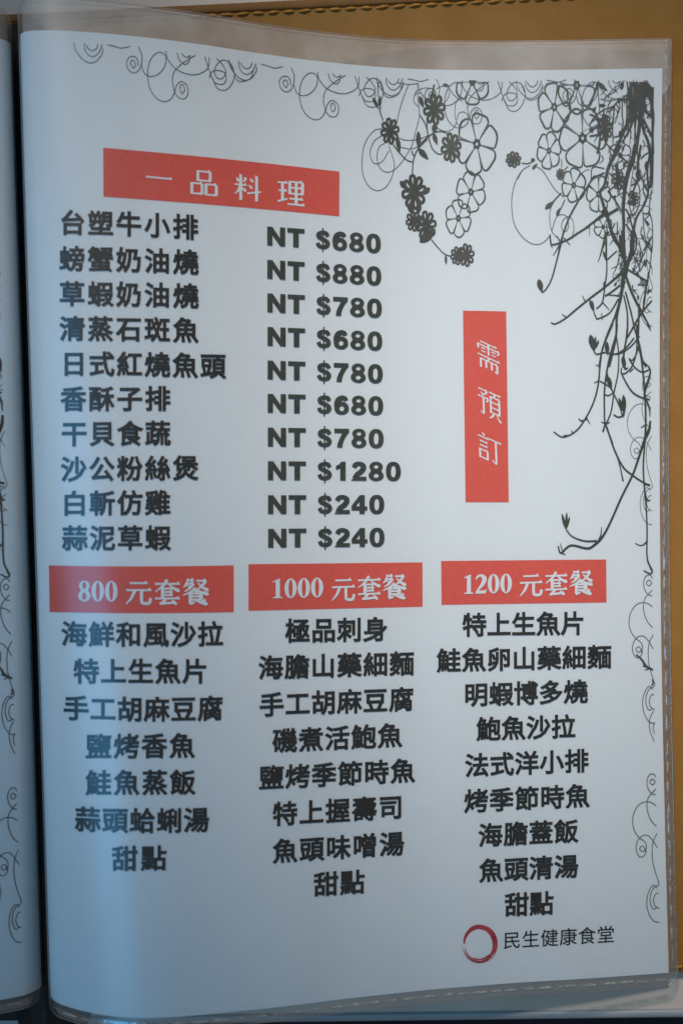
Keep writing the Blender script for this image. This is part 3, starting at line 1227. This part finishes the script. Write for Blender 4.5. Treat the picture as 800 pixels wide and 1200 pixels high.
def dark_flower(cx, cy, rx, ry, n=8, rot=10):
    for k in range(n):
        a0 = R(rot + 360 / n * k)
        half = math.pi / n * .72
        pts = []
        for u in np.linspace(0, 1, 17):
            s = (u - .5) * 2
            th = a0 + half * math.sin(s * math.pi * .5)
            rr = .12 + .80 * (1 - abs(s) ** 2.4) ** .5 if abs(s) < 1 else .12
            pts.append((cx + rx * rr * math.cos(th), cy - ry * rr * math.sin(th)))
        floral.ribbon(pts, max(1.1, .24 * rx), raw=True)
    floral.px(ell(cx, cy, rx * .13, ry * .13, 10), [tuple(range(10))])


for a in ((558.2, 168.8, 24, 36, 6, 78, 2.0), (551.2, 225, 17, 24, 6, 100, 1.5), (536.5, 255.8, 15, 22, 6, 95, 1.4), (553, 96, 20, 27, 6, 90, 1.7),
          (648.8, 125.4, 19, 29, 6, 105, 1.9), (682, 162, 27, 36, 6, 62, 1.9), (642.6, 176.6, 14, 22, 6, 75, 1.6), (675, 100, 22, 33, 6, 88, 1.7),
          (671.5, 217, 14, 20, 6, 80, 1.5), (700.6, 227.5, 14, 22, 6, 60, 1.4), (706, 266, 11, 13, 6, 90, 1.2), (726, 182, 13, 17, 6, 90, 1.2)):
    outline_flower(*a)
for a in ((456.5, 153.7, 11, 16), (508.5, 128, 13, 19), (528, 173, 12, 18), (484.7, 225, 14.5, 21), (484, 259, 9, 12.5), (499, 264.5, 12, 18),
          (535, 299.7, 8, 11), (545.8, 299, 9.5, 14), (601, 187, 9, 9.5), (656, 204.4, 5, 7), (708, 150, 9, 17), (724, 211, 8, 12), (742, 233, 6, 9)):
    dark_flower(*a)
z1 = (6.667, 410, 90)
z2 = (6.667, 510, 90)
z5 = (6.667, 460, 200)
z6 = (8, 590, 170)
thin = [
    (z1, [(370, 45), (455, 60), (530, 52)], .9), (z1, [(455, 60), (410, 180), (380, 280), (365, 360)], .9), (z1, [(530, 50), (545, 110), (600, 200)], .8),
    (z1, [(500, 150), (520, 110), (580, 88), (640, 95), (670, 135)], .8), (z1, [(540, 240), (500, 200), (500, 150), (540, 125), (575, 150)], .8),
    (z1, [(250, 405), (190, 420), (130, 490), (98, 590), (95, 740), (140, 850), (220, 890), (300, 835), (345, 690), (300, 540)], .9),
    (z1, [(250, 460), (190, 500), (155, 590), (175, 665), (215, 680), (260, 650), (300, 580)], .9),
    (z1, [(270, 520), (225, 550), (210, 630), (230, 710), (280, 745), (340, 730), (400, 670), (440, 610), (480, 540), (510, 430), (540, 300), (530, 180), (525, 50)], .9),
    (z1, [(380, 480), (430, 495), (500, 495), (560, 480), (620, 455)], 1), (z1, [(395, 550), (460, 565), (510, 555), (560, 520), (600, 470)], .8),
    (z1, [(670, 95), (720, 75), (770, 90), (770, 150), (740, 200)], .8),
    (z2, [(205, 170), (160, 200), (150, 290), (165, 360), (200, 390), (230, 385), (255, 350), (250, 300), (215, 275), (180, 290), (165, 340)], .8),
    (z2, [(0, 390), (50, 420), (100, 425), (140, 400), (165, 350)], .8), (z2, [(110, 95), (150, 150), (210, 190)], .9),
    (z2, [(640, 800), (680, 730), (740, 690)], .8),
    (z6, [(240, 195), (170, 240), (110, 340), (75, 480), (75, 620), (100, 750), (170, 860), (250, 920), (320, 932), (380, 905), (430, 850)], 1.0),
    (z6, [(300, 200), (360, 240), (420, 330), (480, 420), (560, 490)], 1.0),
    (z6, [(470, 530), (435, 600), (428, 700), (445, 800), (480, 850), (520, 885)], .9),
    (z6, [(450, 800), (480, 700), (520, 655), (580, 665), (605, 740), (590, 800), (560, 810), (540, 770), (550, 710), (600, 670), (640, 700), (655, 780), (640, 850), (600, 880)], .9),
    (z6, [(730, 260), (770, 235), (800, 230)], .9),
]
thick = [
    (z1, [(240, 240), (230, 262), (255, 340)], 1.3), (z1, [(220, 40), (215, 100), (222, 160)], 1.0), (z1, [(640, 150), (655, 60)], 2.0),
    (z1, [(335, 530), (380, 590), (440, 650), (490, 668)], 1.3), (z1, [(545, 300), (590, 380), (610, 470), (640, 560), (680, 600), (720, 605)], 1.3),
    (z1, [(550, 520), (610, 470), (660, 435), (720, 428), (765, 450)], 1.4), (z1, [(485, 760), (490, 670), (510, 600), (540, 550), (600, 490)], 1.3),
    (z1, [(600, 330), (600, 400), (610, 470)], 1.2), (z1, [(480, 580), (490, 610), (505, 625)], 1.4),
    (z5, [(150, 0), (155, 30)], 1.1), (z5, [(300, 540), (350, 600), (400, 650), (450, 670)], 1.2),
    (z6, [(165, 170), (220, 175), (280, 150)], 1.3), (z6, [(535, 450), (470, 520), (430, 560)], 1.5), (z6, [(570, 510), (540, 580), (505, 640)], 1.2),
    (z6, [(540, 130), (540, 210)], 1.0), (z6, [(600, 200), (560, 240)], 1.0),
]
for (sc, ox, oy), pts, w in thin:
    scroll.ribbon(zoom(pts, sc, ox, oy), w)
for (sc, ox, oy), pts, w in thick:
    floral.ribbon(zoom(pts, sc, ox, oy), w)
for (sc, ox, oy), a, b, w in (
        (z1, (175, 160), (222, 255), 26), (z1, (232, 152), (228, 245), 26), (z1, (365, 470), (388, 600), 36), (z1, (532, 425), (532, 565), 40),
        (z1, (530, 560), (612, 650), 46), (z1, (648, 440), (680, 535), 36), (z1, (665, 365), (650, 445), 44), (z1, (540, 150), (572, 245), 34),
        (z1, (720, 60), (775, 72), 22), (z5, (55, 80), (115, 150), 46), (z5, (290, 135), (215, 190), 46), (z5, (130, 250), (150, 345), 50), (z5, (205, 250), (195, 345), 44),
        (z5, (208, 562), (335, 455), 75), (z5, (412, 660), (415, 738), 20), (z6, (250, 140), (295, 140), 34), (z6, (262, 228), (315, 172), 28),
        (z6, (385, 603), (462, 528), 44), (z6, (492, 668), (524, 588), 32)):
    floral.leaf(zoom([a], sc, ox, oy)[0], zoom([b], sc, ox, oy)[0], w / sc)

vines = Ink()
twig = Ink()
z8 = (5, 620, 270)
z4 = (8.889, 690, 90)
z7 = (8, 680, 170)
zm = (5.714, 640, 380)
zl = (5.714, 640, 500)
ze = (8.567, 700, 640)
for (sc, ox, oy), pts, w in (
        (z6, [(800, 375), (740, 450), (680, 550), (610, 680), (565, 800), (530, 910), (505, 1040)], [2.4, 2, 2, 1.8, 1.9]),
        (z8, [(200, 0), (185, 70), (165, 150), (130, 280), (95, 345), (70, 365)], [1.9, 1.9, 1.7, 1.6, 1.6]),
        (z8, [(185, 70), (160, 110), (138, 148)], [1.6, .8]),
        (z6, [(800, 760), (700, 820), (620, 875), (530, 915), (450, 935), (436, 900), (430, 840)], [2.2, 2.2, 2, 1.8]),
        (z6, [(560, 870), (620, 940)], [1.6, .7]), (z6, [(495, 850), (520, 900)], [.8, 1.4]), (z6, [(440, 930), (452, 970)], [1.6, .6]),
        (z8, [(545, 240), (490, 290), (430, 340), (350, 400), (270, 465), (210, 515), (150, 548), (125, 540)], [2.6, 2.4, 2.2, 1.8, 1.6]),
        (z8, [(308, 382), (325, 418)], [.6, 1.5]), (z8, [(188, 490), (215, 510)], [.6, 1.5]), (z8, [(485, 270), (500, 290)], [.6, 1.5]),
        (z8, [(480, 0), (520, 80), (550, 170), (555, 220)], 2.4), (z8, [(545, 0), (550, 100), (560, 220)], [5, 4.4, 4]),
        (z8, [(600, 0), (600, 100), (572, 200), (558, 280)], [5.5, 4.5, 3.5]), (z8, [(610, 0), (625, 60), (615, 140)], [3, 2.4, 1]),
        (z8, [(555, 220), (545, 300), (535, 380), (510, 500), (505, 620), (480, 740), (465, 800)], [5, 4.2, 3.4, 2.6, 2.2, 2]),
        (z8, [(535, 380), (500, 500), (450, 620), (420, 720), (405, 800)], [2.4, 2, 1.9]),
        (z8, [(560, 260), (600, 370), (650, 470), (705, 570)], [3, 3, 3, 1.6]), (z8, [(690, 555), (710, 590)], [2, .5]),
        (z8, [(575, 230), (640, 270), (690, 300)], 2), (z8, [(630, 240), (640, 270)], 1.5),
        (z8, [(560, 360), (590, 470), (615, 580), (640, 660), (660, 760), (680, 800)], 1.9),
        (z8, [(550, 380), (570, 480), (570, 600), (550, 720), (545, 800)], [1.6, 2.2, 1.6]),
        (z8, [(715, 410), (650, 490), (570, 630)], [1.6, 2.2, 1.8]),
        (z8, [(610, 630), (560, 690), (500, 725), (440, 715), (390, 725), (370, 690)], 1.6),
        (z8, [(520, 400), (470, 480), (420, 510), (388, 520)], 1.6), (z8, [(420, 485), (425, 525)], 1.0),
        (z8, [(440, 0), (450, 170), (450, 250), (440, 320), (425, 420), (390, 460)], 1.6), (z8, [(425, 420), (465, 465)], [1.4, .7]),
        (z8, [(510, 120), (450, 175)], 1.4), (z8, [(440, 20), (420, 120), (400, 185)], [1.4, 1.4, .8]),
        (z8, [(530, 320), (480, 360), (440, 385)], 2), (z8, [(530, 385), (490, 380), (450, 378)], [1.5, 1]),
        (z8, [(375, 480), (390, 515)], 1.4), (z8, [(640, 430), (635, 600), (630, 660)], 2.2), (z8, [(640, 660), (625, 720), (600, 760), (580, 750)], 1.4),
        (z8, [(690, 290), (680, 330), (670, 420), (660, 480)], [3, 2.4, 1.6]), (z8, [(690, 350), (715, 358)], 1.4), (z8, [(630, 318), (680, 320)], 1.2),
        (z8, [(680, 60), (710, 100), (705, 200), (690, 300)], 1.2), (z8, [(640, 60), (650, 150), (640, 240), (665, 200)], 1.2), (z8, [(660, 30), (680, 100), (650, 170), (620, 180)], 1.0),
        (zm, [(440, 0), (400, 90), (370, 170), (355, 280), (345, 390), (320, 500), (270, 610), (200, 710), (110, 755), (45, 720)], [2.0, 2.0, 2.0, 1.8, 1.7, 1.4]),
        (zm, [(355, 280), (325, 272)], [1.4, .6]), (zm, [(345, 380), (313, 392)], [1.4, .6]), (zm, [(210, 630), (235, 648), (268, 630)], [.8, 2, 2.2]),
        (zm, [(265, 625), (288, 668)], [1.6, .6]), (zm, [(165, 710), (172, 728)], [.8, 1.5]), (zm, [(110, 745), (140, 745)], [1, 2.0]),
        (zm, [(470, 0), (460, 80), (425, 200), (400, 320), (385, 450), (385, 580), (390, 660), (440, 800)], [2.4, 2.2, 2, 2]),
        (zm, [(465, 80), (480, 200), (475, 330), (450, 450), (430, 580), (400, 660)], 1.6), (zm, [(362, 652), (395, 664), (422, 655)], [.7, 1.8, .7]),
        (zm, [(390, 665), (375, 720)], [1.6, 2.2]), (zm, [(355, 380), (420, 420), (450, 470), (490, 560), (500, 600)], 1.5),
        (zm, [(380, 465), (410, 477), (445, 458)], 1.4), (zm, [(445, 605), (480, 622), (510, 610)], 1.7), (zm, [(405, 330), (410, 360)], 1.4),
        (zm, [(540, 0), (530, 90), (516, 200), (518, 240)], 1.7), (zm, [(500, 290), (500, 330), (560, 440), (620, 485), (690, 505)], [1.4, 1.8, 2, 1.8]),
        (zm, [(600, 80), (600, 180), (570, 280), (530, 325), (505, 332)], 1.7), (zm, [(550, 232), (590, 290), (640, 320), (690, 300)], 1.7), (zm, [(555, 320), (580, 295)], 1.2),
        (zm, [(600, 0), (610, 100), (635, 250), (650, 400), (660, 560), (660, 720), (645, 800)], [2.4, 2.4, 2.4, 2.2]),
        (zm, [(610, 150), (640, 240), (690, 300), (680, 370), (655, 450), (655, 500)], [1.6, 1.6, 3, 2.6]),
        (zm, [(655, 480), (685, 560), (690, 620)], [2, 2.2, 1]), (zm, [(692, 645), (680, 720), (640, 800)], [2.4, 3.2, 2.4]), (zm, [(628, 692), (662, 672)], [.8, 1.6]),
        (zm, [(620, 80), (560, 150), (490, 195), (430, 200)], 1.6), (zm, [(670, 0), (695, 40)], [2, 1]),
        (zl, [(400, 0), (450, 150), (510, 270), (580, 330), (640, 370), (690, 395)], [2.0, 2.2, 2, 2.0]), (zl, [(455, 160), (485, 250), (510, 365)], [1.3, 1.3, 1.9]),
        (zl, [(690, 0), (650, 100), (600, 250), (570, 330), (500, 470), (420, 650), (370, 740), (320, 790), (270, 815), (160, 795), (95, 845), (75, 800)],
         [3.2, 3.0, 2.6, 2.4, 2.4, 2.6, 3.0, 2.8, 2.6, 2.2, 1.6]),
        (zl, [(335, 765), (250, 765), (170, 735), (130, 690)], [2.4, 2, 1.6, 1.6]), (zl, [(365, 672), (362, 720), (345, 765)], [.8, 2]), (zl, [(95, 845), (125, 856)], [2, .7]),
        (zl, [(88, 780), (105, 830)], [.7, 1.4]),
        (zl, [(660, 0), (655, 100), (645, 250), (650, 380), (665, 560), (670, 700), (670, 870), (698, 960)], [2.2, 2.0, 1.8, 1.8]),
        (zl, [(670, 720), (665, 770), (630, 795), (590, 780)], [1.6, 1.5, .9]), (zl, [(655, 430), (670, 490), (692, 492)], 1.6), (zl, [(645, 385), (690, 388)], [2.6, 1.6]),
        (ze, [(490, 100), (500, 160), (540, 240), (535, 275)], 1.9), (ze, [(458, 245), (500, 268), (535, 275)], [1.6, 1.4]),
        # the dense tangle hanging from the top corner
        (z4, [(435, 55), (430, 200), (440, 330), (420, 430), (360, 560), (300, 700), (250, 790)], [5.5, 5, 5, 4.4, 3.6, 3.6]),
        (z4, [(480, 55), (470, 250), (460, 400), (420, 540), (360, 650)], [5.5, 6, 4.5, 3, 2.4]),
        (z4, [(540, 55), (530, 250), (520, 500), (500, 650), (480, 800)], [6, 7, 5, 4.5, 4.5]),
        (z4, [(580, 55), (570, 200), (545, 400), (560, 560), (600, 650), (640, 800)], [6, 5, 4, 3, 4, 3]),
        (z4, [(652, 110), (650, 300), (660, 420), (655, 600), (660, 800)], [5, 4.5, 4.4, 3.4, 3.8]),
        (z4, [(600, 70), (620, 150), (645, 190)], [5, 8, 6]), (z4, [(500, 130), (560, 180), (620, 190)], 7), (z4, [(560, 210), (575, 330), (600, 380), (650, 390)], [4, 5, 3, 3]),
        (z4, [(600, 430), (620, 400), (660, 440)], 2.4), (z4, [(560, 440), (620, 560), (655, 640)], 2.6), (z4, [(440, 330), (500, 420), (520, 500)], 3),
        (z4, [(390, 50), (400, 150), (390, 250), (390, 400), (380, 500)], 2.2), (z4, [(340, 250), (340, 400), (350, 480), (330, 590)], 1.8),
        (z4, [(300, 250), (240, 310), (150, 345), (60, 410), (0, 500)], 1.6), (z4, [(290, 245), (350, 240), (420, 235)], 2.4), (z4, [(260, 300), (250, 400), (240, 520), (245, 700)], 1.6),
        (z4, [(0, 390), (60, 420), (100, 500), (110, 560)], 2.2), (z4, [(80, 60), (100, 300), (110, 400)], 1.2), (z4, [(85, 62), (50, 180), (0, 280)], [3.4, 2.5, 1.6]),
        (z4, [(110, 230), (200, 250), (330, 220), (400, 180)], .9), (z4, [(250, 630), (320, 610), (350, 560)], 1.5), (z4, [(0, 620), (60, 610), (120, 590)], 2.2),
        (z4, [(110, 640), (100, 720), (80, 800)], 3), (z4, [(170, 640), (180, 700), (250, 770)], 1.6), (z4, [(280, 290), (310, 340), (290, 360)], 1.4),
        (z7, [(510, 0), (480, 150), (440, 260), (410, 420), (395, 600), (400, 750), (395, 900), (400, 1040)], [6, 6, 6, 5, 4.6, 4.2, 4, 3.5]),
        (z7, [(370, 0), (300, 120), (250, 230), (220, 370), (180, 440), (210, 560), (240, 640)], [5, 5, 4.2, 3, 3, 4, 5]),
        (z7, [(630, 0), (650, 100), (655, 250), (645, 400)], [4, 4, 3.4, 2]), (z7, [(670, 0), (665, 150), (668, 300), (660, 400)], [3, 2, 1.4]),
        (z7, [(640, 100), (620, 250), (630, 430), (590, 560), (520, 680), (490, 820), (480, 1040)], [2.4, 3, 2.6, 2.4, 2.6, 4, 4.5]),
        (z7, [(560, 0), (530, 200), (540, 300), (500, 400), (470, 500)], [3, 3.4, 2.4, 2]), (z7, [(540, 240), (580, 340), (620, 430)], 1.8),
        (z7, [(200, 660), (120, 720), (0, 810)], [5, 2.6, 2.2]), (z7, [(240, 640), (300, 860), (360, 960), (380, 1040)], [5, 3, 2.6]), (z7, [(350, 595), (240, 660)], [3.6, 4]),
        (z7, [(250, 430), (320, 520), (380, 620)], 2), (z7, [(0, 500), (60, 390), (120, 310), (220, 260)], 2), (z7, [(240, 740), (240, 850), (180, 1040)], 1.6),
        (z7, [(240, 850), (235, 1040)], [1.6, 3]), (z7, [(340, 720), (340, 860)], 1.5), (z7, [(420, 600), (450, 660), (490, 800)], 2.2), (z7, [(420, 740), (480, 830)], 2),
        (z7, [(660, 420), (640, 600), (665, 720), (670, 850), (665, 1000)], 1.4), (z7, [(580, 620), (590, 800), (620, 930), (660, 1000)], 1.3),
        (z7, [(660, 850), (600, 960), (540, 1040)], .9), (z7, [(80, 740), (80, 860)], [1.3, .5]), (z7, [(430, 690), (490, 640)], 1.2), (z7, [(260, 430), (330, 370), (400, 300)], 1.6),
        (z7, [(340, 180), (350, 330)], [2.4, 3]), (z7, [(260, 260), (350, 330), (420, 340)], 1.8), (z7, [(350, 80), (430, 160)], 2), (z7, [(220, 220), (110, 210), (95, 320)], 1.4),
        (z7, [(480, 300), (540, 380), (550, 520), (520, 620), (480, 670)], 1.4), (z7, [(440, 480), (480, 430), (490, 520), (450, 560)], 1.8), (z7, [(580, 640), (640, 650), (600, 700), (640, 750)], 1.2),
        (z7, [(0, 260), (40, 320), (30, 420)], 1.4), (z7, [(560, 130), (600, 90), (640, 70)], 1.6), (z7, [(470, 380), (520, 350), (560, 300)], 1.8),
):
    vines.ribbon(zoom(pts, sc, ox, oy), np.array(w) * (.95 if oy > 300 else .98 if sc < 7 or sc == 8 and ox == 590 else .84))
rnd = random.Random(21)
for k in range(110):       # short forked twigs filling the tangle
    y = 100 + 235 * rnd.random() ** 1.25
    x = rnd.uniform(698 + max(0, y - 150) * .17, 762)
    a = rnd.gauss(-.15, .55)
    L = rnd.uniform(7, 24)
    wv = rnd.uniform(.5, 1.5)
    p = [(x, y), (x + L * .5 * math.sin(a) + rnd.uniform(-3, 3), y + L * .5 * math.cos(a)), (x + L * math.sin(a), y + L * math.cos(a))]
    if max(q[0] for q in p) < 764:
        vines.ribbon(p, [wv, wv * .8, .4])
        if rnd.random() < .5:
            b = a + rnd.choice((-1, 1)) * rnd.uniform(.5, 1.1)
            vines.ribbon([p[1], (min(764, p[1][0] + L * .35 * math.sin(b)), p[1][1] + L * .35 * math.cos(b))], [wv * .8, .4])
        if rnd.random() < .22:
            vines.leaf(p[2], (min(764, p[2][0] + 5 * math.sin(a - .4)), p[2][1] + 6 * math.cos(a - .4)), 2.6)
for (sc, ox, oy), a, b, w in (
        (z8, (52, 285), (72, 365), 34), (z8, (350, 405), (378, 482), 22), (z8, (365, 410), (378, 482), 12), (z8, (355, 610), (372, 700), 34), (z8, (405, 640), (375, 700), 10),
        (z8, (385, 620), (374, 700), 10), (z8, (450, 650), (458, 715), 20), (z8, (430, 120), (448, 180), 14), (z8, (435, 300), (440, 350), 16), (z8, (545, 735), (550, 800), 24),
        (z8, (672, 170), (678, 215), 18), (z8, (525, 20), (550, 130), 24), (z8, (600, 30), (598, 160), 30),
        (zm, (292, 70), (312, 180), 40), (zm, (350, 115), (310, 185), 10), (zm, (330, 85), (312, 185), 14), (zm, (398, 120), (408, 210), 30), (zm, (402, 345), (436, 430), 32),
        (zm, (480, 490), (515, 595), 22), (zm, (512, 470), (520, 600), 30), (zm, (508, 215), (522, 305), 30), (zm, (545, 290), (515, 305), 12), (zm, (515, 590), (505, 625), 20),
        (zl, (100, 580), (128, 692), 18), (zl, (133, 570), (128, 692), 16), (zl, (153, 600), (128, 692), 14), (zl, (108, 610), (130, 690), 22),
        (z4, (75, 52), (190, 152), 44), (z4, (95, 300), (172, 300), 34), (z4, (325, 135), (352, 48), 40), (z4, (30, 370), (70, 310), 30), (z4, (160, 400), (175, 560), 60),
        (z4, (0, 540), (40, 580), 40), (z4, (320, 560), (310, 640), 30), (z7, (330, 200), (350, 330), 30), (z7, (545, 230), (520, 320), 46), (z7, (620, 150), (600, 230), 30),
        (z7, (190, 620), (260, 640), 80), (z7, (640, 755), (600, 700), 20), (z7, (360, 880), (420, 900), 60), (z7, (440, 520), (460, 560), 30), (z4, (150, 540), (200, 620), 50)):
    vines.leaf(zoom([a], sc, ox, oy)[0], zoom([b], sc, ox, oy)[0], w / sc)
for k in range(12):        # strands matted together in the corner
    x = rnd.uniform(737, 764.5)
    y = 96.5 + max(0, x - 758) * 1.2
    L = rnd.uniform(10, 60) if k < 7 else rnd.uniform(60, 170)
    dx = rnd.uniform(-.14, .05) * L
    x2 = min(764, x + dx)
    vines.ribbon([(x, y), (x + (x2 - x) * .4 + rnd.uniform(-3.5, 2.5), y + L * .4), (x + (x2 - x) * .7 + rnd.uniform(-2, 2), y + L * .7), (x2, y + L)],
                 [rnd.uniform(1.6, 3.2), rnd.uniform(1.2, 2.4), rnd.uniform(.8, 1.6), .4])

for (sc, ox, oy), pts, w in (
        (ze, [(380, 1085), (440, 1140), (470, 1200)], [1.4, 2.0, 2.2]),
        ((8.567, 700, 740), [(380, 230), (440, 285), (480, 345), (550, 385)], [1.2, 2.2, 2.6, 1.8]), ((8.567, 700, 740), [(450, 340), (480, 350)], 2.4),
        ((8.567, 700, 740), [(470, 385), (515, 372)], [.8, 1.4]), ((8.567, 700, 740), [(545, 480), (550, 520), (535, 540)], 1.6)):
    twig.ribbon(zoom(pts, sc, ox, oy), w)
tag(twig.build('twig_print', M['green_ink'], menu, off=.00026), 'small dark printed twig low in the right margin')

tag(scroll.build('scroll_border', M['pale_ink'], menu, off=.00010), 'fine grey scroll lines along the top and right margins')
tag(floral.build('flower_border', M['flower_ink'], menu, off=.00018), 'printed blossoms, leaves and stems hanging from the top right')
tag(vines.build('vine_border', M['green_ink'], menu, off=.00026), 'tangled dark printed vines down the right margin')

# the same margin on the left-hand page, just its outer strip
keep = lambda t, v: t > .62


class Mirror:
    """left page read from its gutter side: t = 1 - distance"""

    def f(self, t, v, off):
        return LP.f(np.maximum(1.0 - t, .003), v, off)


MP = Mirror()
tag(scroll.build('scroll_border', M['pale_ink'], left, page=MP, off=.00010, dt=-.010, keep=keep), 'fine grey scroll lines along the margin')
tag(vines.build('vine_border', M['green_ink'], left, page=MP, off=.00026, dt=-.010, keep=keep), 'dark printed vines along the margin')
tag(twig.build('twig_print', M['green_ink'], left, page=MP, off=.00026, dt=-.010), 'small dark printed twig low in the margin')
mark = Ink()
q = np.array(ell(.072, .886, .017, .017, 30, 2.4))
mark.add(q, [tuple(range(30))])
tag(mark.build('print_mark', M['ink'], left, page=LP, off=.0002), 'end of a large black printed mark at the photo edge')
